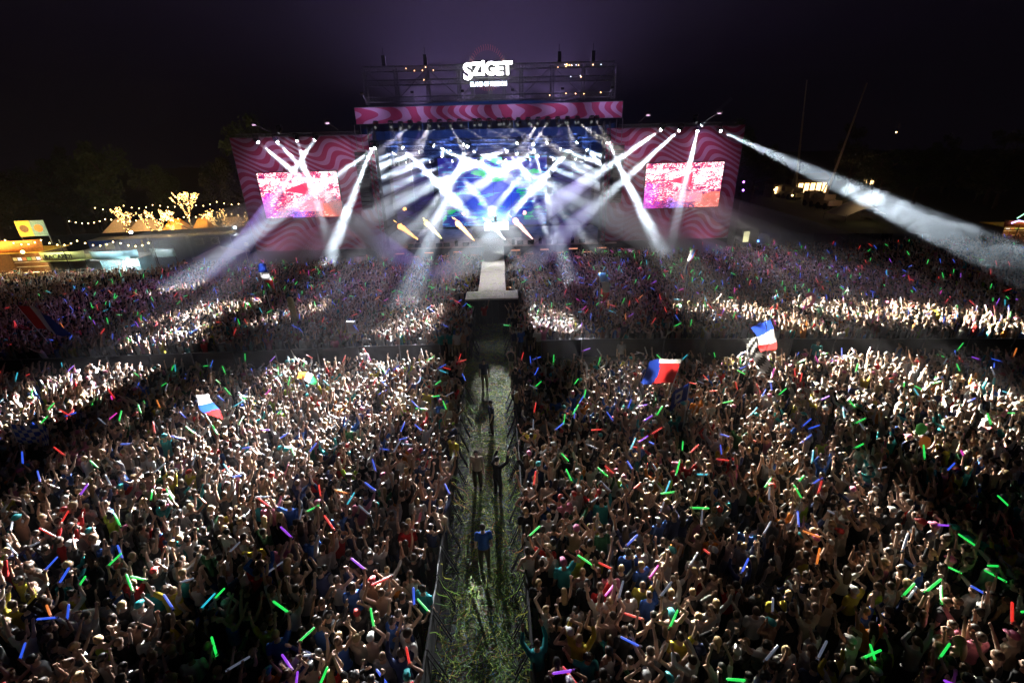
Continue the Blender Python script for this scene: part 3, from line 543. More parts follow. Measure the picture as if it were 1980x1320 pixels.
def fuse(mb, voxel, ratio, smooth=3):
    me = mb.mesh('tmp', BLACK); o = bpy.data.objects.new('tmp', me); COL.objects.link(o)
    r = o.modifiers.new('r', 'REMESH'); r.mode = 'VOXEL'; r.voxel_size = voxel; r.adaptivity = 0
    if smooth: s = o.modifiers.new('s', 'SMOOTH'); s.factor = .5; s.iterations = smooth
    d = o.modifiers.new('d', 'DECIMATE'); d.ratio = ratio
    ev = o.evaluated_get(bpy.context.evaluated_depsgraph_get()); m2 = ev.to_mesh()
    nv = len(m2.vertices); co = np.empty(nv*3); m2.vertices.foreach_get('co', co); V = [tuple(x) for x in co.reshape(-1, 3)]; Fc = [tuple(p.vertices) for p in m2.polygons]
    ev.to_mesh_clear(); bpy.data.objects.remove(o); bpy.data.meshes.remove(me)
    out = MB(); out.v = V; out.f = Fc; out.m = [0]*len(Fc); return out
ARM = dict(upv=((.42, .12, .9), (.12, .18, .97)), bent=((.72, .25, .62), (-.4, .15, .9)), fwdup=((.28, .55, .78), (.05, .5, .86)), phone=((.3, .65, .3), (-.2, .42, .88)), down=((.17, -.06, -.98), (.06, .28, -.95)),
           side=((.85, .2, .45), (.35, .2, .9)), onhead=((.86, .05, .5), (-.72, .1, .68)), over=((.5, .15, .85), (-.72, .2, .62)), fwd=((.2, .8, .2), (-.05, .9, .4)), hip=((.55, -.25, -.8), (-.5, .35, -.75)), straight=((.18, .2, .96), (.02, .16, .98)), clap=((.35, .5, .75), (-.35, .35, .86)))
def hand(mb_body, fing, wr, d, side, curl):
    d = d.normalized(); ref = Vector((0, 1, 0)) if abs(d.y) < .85 else Vector((0, 0, 1)); n = (ref-d*ref.dot(d)).normalized(); s = d.cross(n)*side
    c = wr+d*.055; rot = Matrix((s, n, d)).transposed()
    mb_body.ell(c, (.042, .02, .056), 10, 8, rot=rot); mb_body.caps(wr-d*.02, .026, wr+d*.03, .025, 8)
    for i, (L, o) in enumerate(((.068, -.03), (.078, -.01), (.074, .01), (.058, .03))):
        b = wr+d*.092+s*o
        if curl: pts = [b-d*.02, b+d*.016, b+d*.018+n*.03, b-d*.016+n*.042, b-d*.03+n*.026]
        else: k = .25+.05*i; pts = [b-d*.02, b+d*L*.4+n*.004, b+d*L*.72+n*L*k*.5, b+d*L*.95+n*L*k]
        fing.tube(pts, [.0095]*(len(pts)-1)+[.006], 6)
    b = wr+d*.03-s*.034
    fing.tube([b, b-s*.022+d*.02+n*.012, b-s*.02+d*.05+n*(.034 if curl else .016)], [.012, .0105, .007], 6)
    grip = wr+d*.085+n*.022
    return grip, s, n
def make_person(name, armL, armR, hairk, top, bottoms, curlL=False, curlR=False, female=False, stance=.11, head_tilt=0.0, phone=False):
    body, fing, shirt, trous, hair, shoes = MB(), MB(), MB(), MB(), MB(), {-1: MB(), 1: MB()}
    sw = .165 if female else .185; hipw = .168 if female else .155
    rings = [(.84, hipw*.8, .1, 0), (.93, hipw, .118, -.01), (1.03, .125 if female else .14, .098, 0), (1.18, .138 if female else .156, .108, .01), (1.31, sw*.93, .115, .01), (1.4, sw*.95, .095, 0), (1.46, .085, .07, 0)]
    body.tube([(0, y, z) for z, a, b, y in rings], [(a, b) for z, a, b, y in rings], 16, ref=(1, 0, 0))
    body.caps((0, -.005, 1.42), .062, (0, .012, 1.55), .056, 10)
    hc = Vector((0, .025, 1.635)); tl = Matrix.Rotation(head_tilt, 3, 'X')
    body.ell(hc, (.076, .096, .118), 14, 10); body.ell(hc+Vector((0, .03, -.07)), (.052, .06, .05), 10, 8)
    body.caps(hc+Vector((0, .088, .01)), .012, hc+Vector((0, .108, -.022)), .016, 8)
    for s in (-1, 1): body.ell(hc+Vector((s*.078, -.005, -.005)), (.014, .026, .034), 8, 6)
    for s in (-1, 1):
        hp, kn, an = Vector((s*.085, -.005, .88)), Vector((s*(stance-.005), .02, .49)), Vector((s*stance, -.015, .09))
        body.caps(hp, .086, kn, .057, 12); body.caps(kn, .056, an, .04, 10); body.caps(an-Vector((0, .02, .02)), .04, an+Vector((s*.01, .13, -.055)), .034, 8)
        shoes[s].caps(an-Vector((0, .03, .042)), .046, an+Vector((s*.012, .14, -.05)), .04, 10)
        kn2 = kn if bottoms == 'long' else hp.lerp(kn, .82)
        trous.caps(hp, .102, kn2, .076 if bottoms == 'long' else .088, 12)
        if bottoms == 'long': trous.caps(kn, .075, an+Vector((0, 0, .02)), .058, 12)
    trous.tube([(0, -.004, z) for z in (.8, .86, .93, .99)], [(hipw*.75, .09), (hipw+.006, .115), (hipw+.014, .128), (hipw-.002, .118)], 16, ref=(1, 0, 0))
    if top != 'none':
        rs = [(z, a+.02, b+.02, y) for z, a, b, y in rings if z > .9]; rs[0] = (.89, hipw+.026, .14, -.008); rs[-1] = (1.462, .10, .082, 0)
        if top == 'tank': rs[-2] = (1.40, sw*.78, .105, 0); rs[-1] = (1.45, .1, .075, 0)
        shirt.tube([(0, y, z) for z, a, b, y in rs], [(a, b) for z, a, b, y in rs], 18, ref=(1, 0, 0))
    grips = {}
    for side, key, curl in ((-1, armL, curlL), (1, armR, curlR)):
        u, f = ARM[key]; u = Vector((u[0]*side, u[1], u[2])).normalized(); f = Vector((f[0]*side, f[1], f[2])).normalized()
        S = Vector((side*sw, 0, 1.405+.035*max(0, u.z))); E = S+u*.275; Wr = E+f*.245; k = .88 if female else 1.0
        body.caps(S, .053*k, E, .043*k, 10); body.caps(E, .043*k, Wr, .029*k, 10)
        grips[side] = hand(body, fing, Wr, f, side, curl)
        if top == 'tee': shirt.caps(S-u*.02, .076*k, S+u*.16, .068*k, 10)
        if top == 'long': shirt.caps(S-u*.02, .072*k, E, .058*k, 10); shirt.caps(E, .058*k, Wr-f*.03, .044*k, 10)
        if phone and side == 1: pass
    if hairk == 'short': hair.ell(hc+Vector((0, -.016, .028)), (.087, .1, .108), 14, 10)
    elif hairk == 'crop': hair.ell(hc+Vector((0, -.014, .03)), (.081, .094, .098), 14, 10)
    elif hairk == 'long':
        hair.ell(hc+Vector((0, -.018, .026)), (.09, .102, .11), 14, 10)
        hair.tube([hc+Vector((0, -.05, .03)), hc+Vector((0, -.085, -.08)), hc+Vector((0, -.115, -.2)), hc+Vector((0, -.13, -.33)), hc+Vector((0, -.125, -.37))], [(.085, .05), (.1, .052), (.105, .045), (.08, .035), (.03, .015)], 12, ref=(1, 0, 0))
    elif hairk == 'tail':
        hair.ell(hc+Vector((0, -.016, .026)), (.086, .1, .107), 14, 10); hair.caps(hc+Vector((0, -.12, .04)), .035, hc+Vector((0, -.16, -.12)), .022, 8); hair.ell(hc+Vector((0, -.115, .045)), (.035, .035, .035), 8, 6)
    elif hairk == 'bun': hair.ell(hc+Vector((0, -.016, .026)), (.085, .099, .107), 14, 10); hair.ell(hc+Vector((0, -.06, .135)), (.045, .045, .042), 10, 8)
    elif hairk == 'cap':
        hair.ell(hc+Vector((0, -.006, .05)), (.09, .106, .088), 14, 10); hair.tube([hc+Vector((0, .06, .05)), hc+Vector((0, .12, .045)), hc+Vector((0, .17, .035))], [(.08, .012), (.078, .01), (.05, .006)], 10, ref=(1, 0, 0))
    elif hairk == 'curly':
        for k in range(26):
            a = random.uniform(0, 2*math.pi); z = random.uniform(-.02, .11); rr = .082*math.sqrt(max(.1, 1-(z/.14)**2)); hair.ell(hc+Vector((rr*math.cos(a), -.02+rr*1.1*math.sin(a)*(1 if math.sin(a) < 0 else .55), z)), [random.uniform(.035, .05)]*3, 8, 6)
        hair.ell(hc+Vector((0, -.02, .03)), (.085, .1, .105), 12, 8)
    parts = {}
    b = fuse(body, .0135, .22); nb = len(b.f); b.add(fing.v, fing.f, 0)
    for s in (-1, 1): b.ell(hc+Vector((s*.031, .088, .012)), (.013, .009, .008), 6, 4, 1)
    b.tube([hc+Vector((-.024, .092, -.056)), hc+Vector((0, .098, -.058)), hc+Vector((.024, .092, -.056))], .005, 5, 1)
    parts['body'] = b
    if shirt.v: parts['shirt'] = fuse(shirt, .016, .2, 2)
    parts['trousers'] = fuse(trous, .018, .2, 2); parts['hair'] = fuse(hair, .013, .3 if hairk != 'curly' else .45, 1); parts['shoe'] = fuse(shoes[-1], .016, .3, 1); parts['shoe2'] = fuse(shoes[1], .016, .3, 1)
    meshes = {k: p.mesh(k, [M_OBJ[k], EYE] if k == 'body' else M_OBJ[k], True) for k, p in parts.items()}
    j = MB(); mats = []; 
    for k, p in parts.items():
        mi = len(mats); mats.append(M_INS[k]); j.add(p.v, p.f, mi)
    crowd = j.mesh('crowd_figure', mats, True)
    return dict(name=name, meshes=meshes, crowd=crowd, grips=grips, hair=hairk, top=top, bottoms=bottoms, armL=armL, armR=armR)
PROTO = [make_person(*a, **k) for a, k in (
    (('p', 'upv', 'upv', 'short', 'tee', 'short'), dict()),
    (('p', 'down', 'upv', 'short', 'tee', 'long'), dict(curlR=True)),
    (('p', 'bent', 'bent', 'crop', 'none', 'short'), dict(curlR=True)),
    (('p', 'down', 'over', 'cap', 'tee', 'short'), dict(curlR=True)),
    (('p', 'down', 'down', 'short', 'tee', 'long'), dict()),
    (('p', 'phone', 'phone', 'short', 'long', 'long'), dict()),
    (('p', 'down', 'straight', 'long', 'tank', 'short'), dict(female=True, curlR=True)),
    (('p', 'upv', 'side', 'long', 'tee', 'long'), dict(female=True, curlR=True)),
    (('p', 'down', 'hip', 'tail', 'tank', 'short'), dict(female=True)),
    (('p', 'fwdup', 'fwdup', 'short', 'tank', 'short'), dict()),
    (('p', 'hip', 'bent', 'bun', 'tank', 'short'), dict(female=True, curlR=True)),
    (('p', 'side', 'down', 'curly', 'tee', 'long'), dict(curlL=True)),
    (('p', 'clap', 'clap', 'long', 'tee', 'short'), dict(female=True)),
    (('p', 'onhead', 'over', 'cap', 'none', 'short'), dict(curlR=True)),
    (('p', 'down', 'fwd', 'crop', 'long', 'long'), dict(curlR=True)),
    (('p', 'over', 'upv', 'tail', 'long', 'long'), dict(female=True, curlR=True)))]
SHIRTS = [('black', (.014, .014, .016), 40), ('white', (.72, .71, .68), 24), ('grey', (.3, .3, .3), 13), ('navy', (.02, .03, .09), 9), ('red', (.42, .02, .02), 4), ('blue', (.04, .12, .45), 5), ('teal', (.03, .3, .32), 3), ('yellow', (.6, .5, .06), 3), ('pink', (.6, .2, .3), 3), ('orange', (.6, .2, .03), 2), ('lime', (.35, .55, .05), 1.5), ('beige', (.5, .42, .32), 5), ('dark green', (.02, .09, .04), 3)]
SW = np.array([s[2] for s in SHIRTS], float); SW /= SW.sum()
SKINS = [(.58, .38, .28), (.62, .42, .32), (.48, .3, .21), (.36, .2, .13), (.66, .47, .37)]
HAIRS = [('black', (.012, .01, .009)), ('dark brown', (.035, .02, .012)), ('brown', (.09, .05, .028)), ('fair', (.36, .25, .12)), ('dark brown', (.03, .018, .01))]
CAPS = [('black', (.015, .015, .015)), ('white', (.7, .7, .68)), ('red', (.45, .03, .03)), ('teal', (.04, .4, .42)), ('pink', (.6, .16, .3))]
PANTS = [(.02, .02, .025), (.03, .045, .1), (.2, .17, .12), (.05, .05, .055), (.3, .3, .3)]
STAGE_C = (0, 60)
# ---- where people stand: jittered rows, clear of aisle, barrier lane, runway and pit
pts = []
sp = .5
for yy in np.arange(5.5, 50.4, sp*.94):
    half = 8.5+1.19*yy+3
    for xx in np.arange(-half, half, sp):
        x = xx+random.uniform(-.17, .17)+(.25 if int(yy/sp) % 2 else 0); y = yy+random.uniform(-.2, .2); ax = abs(x)
        if ax < 1.36 or (ax < 2.7 and 31.2 < y < 35): continue
        if (22.8 if x < 0 else 21.9)-.04*max(0, x-6) < y < 26.0-.08*max(0, x-6): continue
        if y > 48.5 and ax < 29: continue
        if y > 47.2 and x < -34: continue
        dens = .97
        if x > 34+(50-y)*.3 and y > 30: dens = .6
        if y > 40 and x > 30: dens = .55
        if y > 41 and x < -33: dens = .7
        if random.random() > dens: continue
        pts.append((x, y))
def attrs():
    pi = int(RNG.choice(len(PROTO), p=PW)); P = PROTO[pi]; si = int(RNG.choice(len(SHIRTS), p=SW)); hi = int(RNG.integers(5)); sk = SKINS[int(RNG.integers(5))]
    hc = CAPS[hi] if P['hair'] == 'cap' else HAIRS[hi]; pa = PANTS[int(RNG.integers(5))]
    return pi, si, hc, sk, pa
PW = np.array([1.2, 1.5, .7, 1.2, 2.6, 1.4, 1.2, .9, 1.7, .9, 1.0, 1.0, .8, .7, 1.3, .8]); PW /= PW.sum()
GLOW = [('green', (.02, 1.0, .12)), ('blue', (.03, .12, 1.0)), ('red', (1.0, .03, .02)), ('white', (.75, .8, 1.0)), ('violet', (.4, .06, 1.0)), ('cyan', (.03, .6, .8)), ('magenta', (1.0, .04, .6)), ('orange', (1.0, .25, .03))]
GP = np.array([.24, .22, .17, .24, .05, .05, .02, .01]); GP /= GP.sum()
infr = []; rest = []
for p in pts:
    u, v_, z = pix((p[0], p[1], 1.5)); (infr if (-25 < u < 2005 and v_ < 1400) else rest).append((z, p))
infr.sort(); near = [p for z, p in infr[:290]]; far = [p for z, p in infr[290:]]+[p for z, p in rest]
# ---- light sticks
STICK_EM = {n: mat('stick_glow_'+n, (.6, .6, .62), .6, emit=c, es=.85 if n != 'white' else .3) for n, c in GLOW}
STICK_FAR = {n: mat('stick_far_'+n, (.6, .6, .62), .6, emit=c, es=.65 if n != 'white' else .2, sample=False) for n, c in GLOW}
WHITEFOAM = mat('white_foam', (.8, .8, .82), .6)
def stick_mesh(r=.025, L=.44, n=10):
    return MB().tube([(0, 0, -.07), (0, 0, -.02), (0, 0, 0), (0, 0, L*.5), (0, 0, L-.02), (0, 0, L)], [r*.8, r*.86, r, r*1.02, r*.95, r*.55], n)
_st = {n: stick_mesh().mesh('foam_tube', STICK_EM[n] if n != 'white' else mat('stick_white_lit', (.8, .82, .9), .6, emit=(.6, .7, 1.0), es=.12), True) for n, c in GLOW}
_sc = MB().tube([(0, 0, -.085), (0, 0, -.08), (0, 0, -.045), (0, 0, -.04)], [.018, .03, .03, .024], 10).mesh('switch_cap', BLACK, True)
def stick_frame(P, M):
    side = 1 if P['meshes'] and (ARM[P['armR']][0][2] > 0 or ARM[P['armR']] is ARM['fwd']) else -1
    grip, s, n = P['grips'][side]; f = Vector(ARM[P['armR' if side > 0 else 'armL']][1]); f.x *= side; f.normalize()
    ax = (s*random.choice((-1, 1))*random.uniform(.35, .9)+f*random.uniform(.25, .9)+Vector((0, random.uniform(-.2, .35), 0))).normalized()
    q = ax.to_track_quat('Z', 'Y').to_matrix().to_4x4(); return M @ Matrix.Translation(grip) @ q
POSE_TXT = {0: 'both arms raised high', 1: 'right fist raised', 2: 'both bent arms raised', 3: 'right arm bent over the head', 4: 'arms hanging down', 5: 'both hands held up in front', 6: 'right arm straight up', 7: 'both arms flung up wide', 8: 'one hand on the hip', 9: 'both arms reaching up and forward', 10: 'one bent arm raised', 11: 'left arm raised sideways', 12: 'hands clapping overhead', 13: 'both hands over the head', 14: 'right arm stretched forward', 15: 'both arms raised unevenly'}
HAIR_TXT = dict(short='short %s hair', crop='cropped %s hair', long='long %s hair', tail='%s ponytail', bun='%s hair in a bun', cap='%s cap', curly='curly %s hair')
TOP_TXT = dict(tee='t-shirt', tank='sleeveless top', long='long-sleeved shirt', none='')
def place_person(p, pi, si, hc, sk, pa, yaw, scale, label, group, lean=0.0):
    P = PROTO[pi]; root = None
    for k, me in P['meshes'].items():
        o = bpy.data.objects.new('person' if k == 'body' else k.rstrip('2'), me); COL.objects.link(o)
        o.color = (*(sk if k == 'body' else SHIRTS[si][1] if k == 'shirt' else hc[1] if k == 'hair' else pa if k == 'trousers' else (.05, .05, .05)), 1)
        if k == 'body': root = o; o.location = (p[0], p[1], p[2] if len(p) > 2 else .022); o.rotation_euler = (lean, 0, yaw); o.scale = (scale,)*3
        else: o.parent = root
    tag(root, label, 'person', group); return root
nstick = 0; nspots = []
for p in near:
    pi, si, hc, sk, pa = attrs(); P = PROTO[pi]; yaw = -math.atan2(STAGE_C[0]-p[0], STAGE_C[1]-p[1])+random.gauss(0, .28)
    if random.random() < .03: yaw += math.pi*random.uniform(.6, 1.4)
    has = random.random() < .42 and pi not in (0, 4, 5, 8, 9, 12); gi = int(RNG.choice(len(GLOW), p=GP))
    clothes = 'shirtless person' if P['top'] == 'none' else 'person in a %s %s' % (SHIRTS[si][0], TOP_TXT[P['top']])
    side_ = 'left' if p[0] < 0 else 'right'; ht_ = HAIR_TXT[P['hair']] % hc[0]
    lab = ('shirtless person, %s, %s, %s of the aisle' % (ht_, POSE_TXT[pi], side_)) if P['top'] == 'none' else '%s %s, %s, %s, %s of aisle' % (SHIRTS[si][0], TOP_TXT[P['top']], ht_, POSE_TXT[pi], side_)
    if len(lab.split()) > 16: lab = lab.replace(' of aisle', '').replace('both arms reaching up and forward', 'arms reaching forward')
    if len(lab.split()) > 16: lab = lab.replace(' of the aisle', ' of aisle').replace('long-sleeved shirt', 'long sleeves')
    sc = random.gauss(1.0, .045); root = place_person(p, pi, si, hc, sk, pa, yaw, sc, lab, 'concert crowd nearest the aisle end', random.gauss(0, .05))
    if has:
        M = Matrix.LocRotScale(root.location, root.rotation_euler, root.scale); nspots.append((p, stick_frame(P, M), gi, clothes, HAIR_TXT[P['hair']] % hc[0]))
# ---- the rest of the crowd: one mass of instanced figures
proto_col = bpy.data.collections.new('crowd_figures')
for i, P in enumerate(PROTO):
    o = bpy.data.objects.new('figure_%02d' % i, P['crowd']); proto_col.objects.link(o)
N = len(far); co = []; idx = []; rot = []; scl = []; ca = {k: [] for k in ('body', 'shirt', 'trousers', 'hair')}; fstick = []
for p in far:
    pi, si, hc, sk, pa = attrs(); yaw = -math.atan2(STAGE_C[0]-p[0], STAGE_C[1]-p[1])+random.gauss(0, .3); s = random.gauss(1.0, .05)
    if random.random() < .02: yaw += math.pi
    e = (random.gauss(0, .06), random.gauss(0, .05), yaw); z = .0
    co.append((p[0], p[1], z)); idx.append(pi); rot.append(e); scl.append(s)
    for k, c in (('body', sk), ('shirt', SHIRTS[si][1]), ('trousers', pa), ('hair', hc[1])): ca[k].append((*c, 1))
    if random.random() < (.28 if abs(p[0]) < 32 else .13) and pi not in (0, 4, 5, 8, 9, 12):
        M = Matrix.LocRotScale(Vector((p[0], p[1], z)), Euler(e), Vector((s, s, s))); fstick.append((pix((p[0], p[1], 1.8)), stick_frame(PROTO[pi], M), int(RNG.choice(len(GLOW), p=GP)), p))
me = bpy.data.meshes.new('crowd'); me.from_pydata(co, [], [])
a = me.attributes.new('fig', 'INT', 'POINT'); a.data.foreach_set('value', idx)
a = me.attributes.new('erot', 'FLOAT_VECTOR', 'POINT'); a.data.foreach_set('vector', np.array(rot, np.float32).ravel())
a = me.attributes.new('fscale', 'FLOAT', 'POINT'); a.data.foreach_set('value', scl)
for k in ca: a = me.attributes.new('c_'+k, 'FLOAT_COLOR', 'POINT'); a.data.foreach_set('color', np.array(ca[k], np.float32).ravel())
crowd = bpy.data.objects.new('crowd', me); COL.objects.link(crowd)
tag(crowd, 'dense dark crowd of thousands of concert goers filling the field up to the stage', 'crowd', kind='stuff')
ng = bpy.data.node_groups.new('crowd_nodes', 'GeometryNodeTree')
ng.interface.new_socket('Geometry', in_out='INPUT', socket_type='NodeSocketGeometry'); ng.interface.new_socket('Geometry', in_out='OUTPUT', socket_type='NodeSocketGeometry')
gi_, go_ = ng.nodes.new('NodeGroupInput'), ng.nodes.new('NodeGroupOutput'); ip = ng.nodes.new('GeometryNodeInstanceOnPoints'); ci = ng.nodes.new('GeometryNodeCollectionInfo')
ci.inputs['Collection'].default_value = proto_col; ci.inputs['Separate Children'].default_value = True; ci.inputs['Reset Children'].default_value = True
def nattr(n, tp): q = ng.nodes.new('GeometryNodeInputNamedAttribute'); q.data_type = tp; q.inputs['Name'].default_value = n; return q.outputs['Attribute']
e2r = ng.nodes.new('FunctionNodeEulerToRotation'); ng.links.new(nattr('erot', 'FLOAT_VECTOR'), e2r.inputs[0])
ng.links.new(gi_.outputs[0], ip.inputs['Points']); ng.links.new(ci.outputs[0], ip.inputs['Instance']); ip.inputs['Pick Instance'].default_value = True
ng.links.new(nattr('fig', 'INT'), ip.inputs['Instance Index']); ng.links.new(e2r.outputs[0], ip.inputs['Rotation']); ng.links.new(nattr('fscale', 'FLOAT'), ip.inputs['Scale'])
ng.links.new(ip.outputs[0], go_.inputs[0]); crowd.modifiers.new('crowd', 'NODES').node_group = ng
# ---- light sticks: the largest 300 singly, the rest as one mass
def put_stick(M, gi, lab, group='light sticks held up by the crowd'):
    n = GLOW[gi][0]; o = bpy.data.objects.new('light_stick', _st[n]); COL.objects.link(o); o.matrix_world = M; c = bpy.data.objects.new('switch_cap', _sc); COL.objects.link(c); c.parent = o
    tag(o, lab, 'light stick', group); return o
for p, M, gi, cl, ht in nspots: put_stick(M, gi, '%s foam light stick held by %s, %s of aisle' % ('plain white' if GLOW[gi][0] == 'white' else 'glowing '+GLOW[gi][0], cl.replace('person in a ', 'person in '), 'left' if p[0] < 0 else 'right'))
fstick.sort(key=lambda q: q[0][2]); kk = 0; restst = []
for q in fstick:
    if kk < 290-len(nspots) and -10 < q[0][0] < 1990 and q[0][1] < 1330:
        kk += 1; put_stick(q[1], q[2], '%s foam light stick raised in the dense crowd %s of the aisle' % ('plain white' if GLOW[q[2]][0] == 'white' else 'glowing '+GLOW[q[2]][0], 'left' if q[3][0] < 0 else 'right'))
    else: restst.append(q)
mb = MB(); proto = stick_mesh(.028, .4, 6); pv = [Vector(v) for v in proto.v]
for q in restst: mb.add([q[1] @ v for v in pv], proto.f, q[2])
tag(mb.build('light_sticks', [STICK_FAR[n] if n != 'white' else WHITEFOAM for n, c in GLOW]), 'many small coloured light sticks raised across the far crowd', 'light sticks', kind='stuff')
# ---- people working in the aisle and on the stage
def cset(n): return [s[0] for s in SHIRTS].index(n)
DKH = ('dark', (.02, .015, .012))
for p, pi, sh, pa, yaw, lab in (((-.3, 21.96, .02), 4, 'navy', (.2, .16, .11), math.pi, 'steward in a dark navy shirt and tan trousers walking down the aisle towards the crowd'),
                                ((1.21, 23.53, .02), 8, 'black', (.3, .28, .24), math.pi*.9, 'person in a black t-shirt and pale shorts standing at the aisle crossing'),
                                ((.14, 17.61, .02), 4, 'navy', (.05, .03, .03), math.pi*.55, 'steward in a navy shirt and dark red trousers standing sideways in the aisle'),
                                ((-.35, 14.0, .02), 4, 'beige', (.09, .075, .05), math.pi*.97, 'tall person in a beige jacket and dark shirt standing in the aisle'),
                                ((.42, 13.54, .02), 5, 'black', (.02, .02, .02), -.7, 'person in black shorts holding a camera in the aisle'),
                                ((.01, 10.34, .02), 4, 'blue', (.1, .08, .07), .1, 'person in a royal blue polo shirt walking up the aisle to the stage'),
                                ((-.56, 31.47, 0), 1, 'red', (.06, .05, .05), -.5, 'person in a red t-shirt with one arm up before the runway platform'),
                                ((2.9, 41.6, 0), 8, 'black', (.02, .02, .02), .2, 'security person in black standing beside the runway'),
                                ((.2, 58.3, 2.91), 5, 'black', (.02, .02, .02), math.pi, 'performer in black behind the glowing booth on the stage'),
                                ((-7.2, 23.9, 0), 4, 'white', (.05, .05, .07), math.pi, 'steward in a pale shirt in the lane behind the cross barrier, left side'),
                                ((7.6, 24.0, 0), 4, 'grey', (.05, .05, .07), math.pi, 'steward in a grey shirt in the lane behind the cross barrier'),
                                ((18.4, 23.0, 0), 4, 'teal', (.05, .05, .07), 2.6, 'steward in a pale teal shirt in the lane near the tricolour flag'),
                                ((22.6, 22.4, 0), 8, 'blue', (.05, .05, .07), .4, 'steward in a blue shirt at the far end of the cross lane')):
    place_person(p, pi, cset(sh), DKH, SKINS[1], pa, yaw, 1.02, lab, 'crew and stewards')
print('PEOPLE', len(near), N, 'sticks', len(nspots), kk, len(restst))
# ================================================================== barriers
RAILM = mat('dull_rail', (.025, .025, .028), .85, noise=.3)
def make_barrier():
    r = empty('crowd_barrier')
    mb = MB()
    for k in range(5): mb.bbox(-.49+.0, .49, -.012, .012, .1+k*.2, .1+k*.2+.17)
    mb.build('panel', RAILM, r)
    MB().tube([(-.5, 0, 1.17), (.5, 0, 1.17)], .03, 8).build('top_rail', RAILM, r)
    for s in (-1, 1):
        MB().tube([(s*.47, 0, .02), (s*.47, 0, 1.17)], .022, 6).build('post', RAILM, r)
        MB().tube([(s*.45, .02, 1.12), (s*.45, .42, .05)], .018, 6).build('strut', RAILM, r)
    MB().bbox(-.5, .5, -.25, .5, .004, .024).build('foot_plate', DARK, r)
    return r
bar0 = make_barrier(); first = True
for s in (-1, 1):
    for k in range(27):
        y = 5.6+k*1.02
        if 20.6 < y < 26.0: continue
        o = bar0 if first else copy_tree(bar0); first = False
        o.location = (s*1.25+random.uniform(-.02, .02), y, .012); o.rotation_euler = (0, 0, (math.pi/2 if s > 0 else -math.pi/2)+random.gauss(0, .02))
        tag(o, 'grey steel stage barrier with slanted struts lining the %s side of the aisle' % ('left' if s < 0 else 'right'), 'barrier', 'barriers along the aisle')
CLOTHB = mat('black_scrim', (.005, .005, .006), .9, noise=.5, scale=2.5); CLOTHP = mat('pale_board', (.34, .33, .3), .8, noise=.15)
def make_fence(m):
    r = empty('fence_panel'); mb = MB()
    for a, b in (((-1.22, 0, .05), (-1.22, 0, 1.25)), ((1.22, 0, .05), (1.22, 0, 1.25)), ((-1.22, 0, 1.25), (1.22, 0, 1.25)), ((-1.22, 0, .1), (1.22, 0, .1)), ((-1.1, 0, .03), (-1.1, .5, .03)), ((1.1, 0, .03), (1.1, .5, .03)), ((1.1, .02, 1.1), (1.1, .5, .03))): mb.tube([a, b], .022, 6)
    mb.build('frame', STEEL, r); mb = MB(); n = 16
    for i in range(n+1):
        x = -1.2+2.4*i/n; mb.v += [(x, -.03-.018*math.sin(i*1.9), .06), (x, -.03-.012*math.sin(i*1.9+.6), .65), (x, -.03, 1.23)]
    for i in range(n):
        for k in range(2): a = i*3+k; mb.f.append((a, a+3, a+4, a+1)); mb.m.append(0)
    mb.build('cloth', m, r, True); return r
f0 = make_fence(CLOTHB); f1 = make_fence(CLOTHP); used = [False, False]
def lane_y(x): return 25.55-.085*max(0, x-6)+.012*min(0, x+6)
for k in range(-19, 20):
    x = (k+.5)*2.48
    if abs(x) < 1.5: continue
    pale = abs(x-16.1) < 1.3; src, ui = (f1, 1) if pale else (f0, 0)
    o = src if not used[ui] else copy_tree(src); used[ui] = True
    o.location = (x+(.6 if x > 0 else -.6), lane_y(x), 0); o.rotation_euler = (0, 0, -.085 if x > 6 else 0)
    tag(o, 'pale grey board panel in the black cross fence near the tricolour flag' if pale else 'low fence panel covered in black cloth across the field %s of the aisle' % ('left' if x < 0 else 'right'), 'fence', 'black cloth fence across the field')
# ------------------------------------------------------------------ streamers and confetti on the aisle
STR = [mat('streamer_green', (.17, .34, .025), .6), mat('streamer_yellow', (.5, .5, .05), .6), mat('streamer_dark_green', (.04, .11, .02), .7), mat('streamer_pale', (.16, .22, .22), .6), mat('streamer_orange', (.5, .2, .03), .6), mat('streamer_blue', (.03, .1, .2), .6)]
mb = MB()
for i in range(4200):
    side = random.random(); y = 6+26*random.random()**1.15
    if 22.7 < y < 25.8 and random.random() < .5: x = random.uniform(-2.2, 2.2)
    else: x = random.choice((random.gauss(-.95, .4), random.gauss(.7, .45), random.gauss(.75, .35), random.uniform(-1.6, 1.6)))
    x = max(-1.5, min(1.5, x)); n = random.randint(8, 14); L = random.uniform(.5, 2.4); a = random.gauss(math.pi/2, .55); p = Vector((x, y, .03)); vs = []; w = random.uniform(.004, .009); z0 = random.uniform(.03, .06)
    for k in range(n+1):
        a += random.gauss(0, .75); p = p+Vector((math.cos(a), math.sin(a), 0))*(L/n); p.x = max(-1.55, min(1.55, p.x)); zz = max(.028, z0*(.3+.7*abs(math.sin(k*1.3+i)))); q = Vector((-math.sin(a), math.cos(a), 0))*w; tw = random.uniform(-1, 1)*w
        vs += [(p.x+q.x, p.y+q.y, zz+tw), (p.x-q.x, p.y-q.y, zz-tw+.002)]
    mb.add(vs, [(2*k, 2*k+1, 2*k+3, 2*k+2) for k in range(n)], random.choices(range(6), (5, 1.8, 5, 1.0, .3, .7))[0])
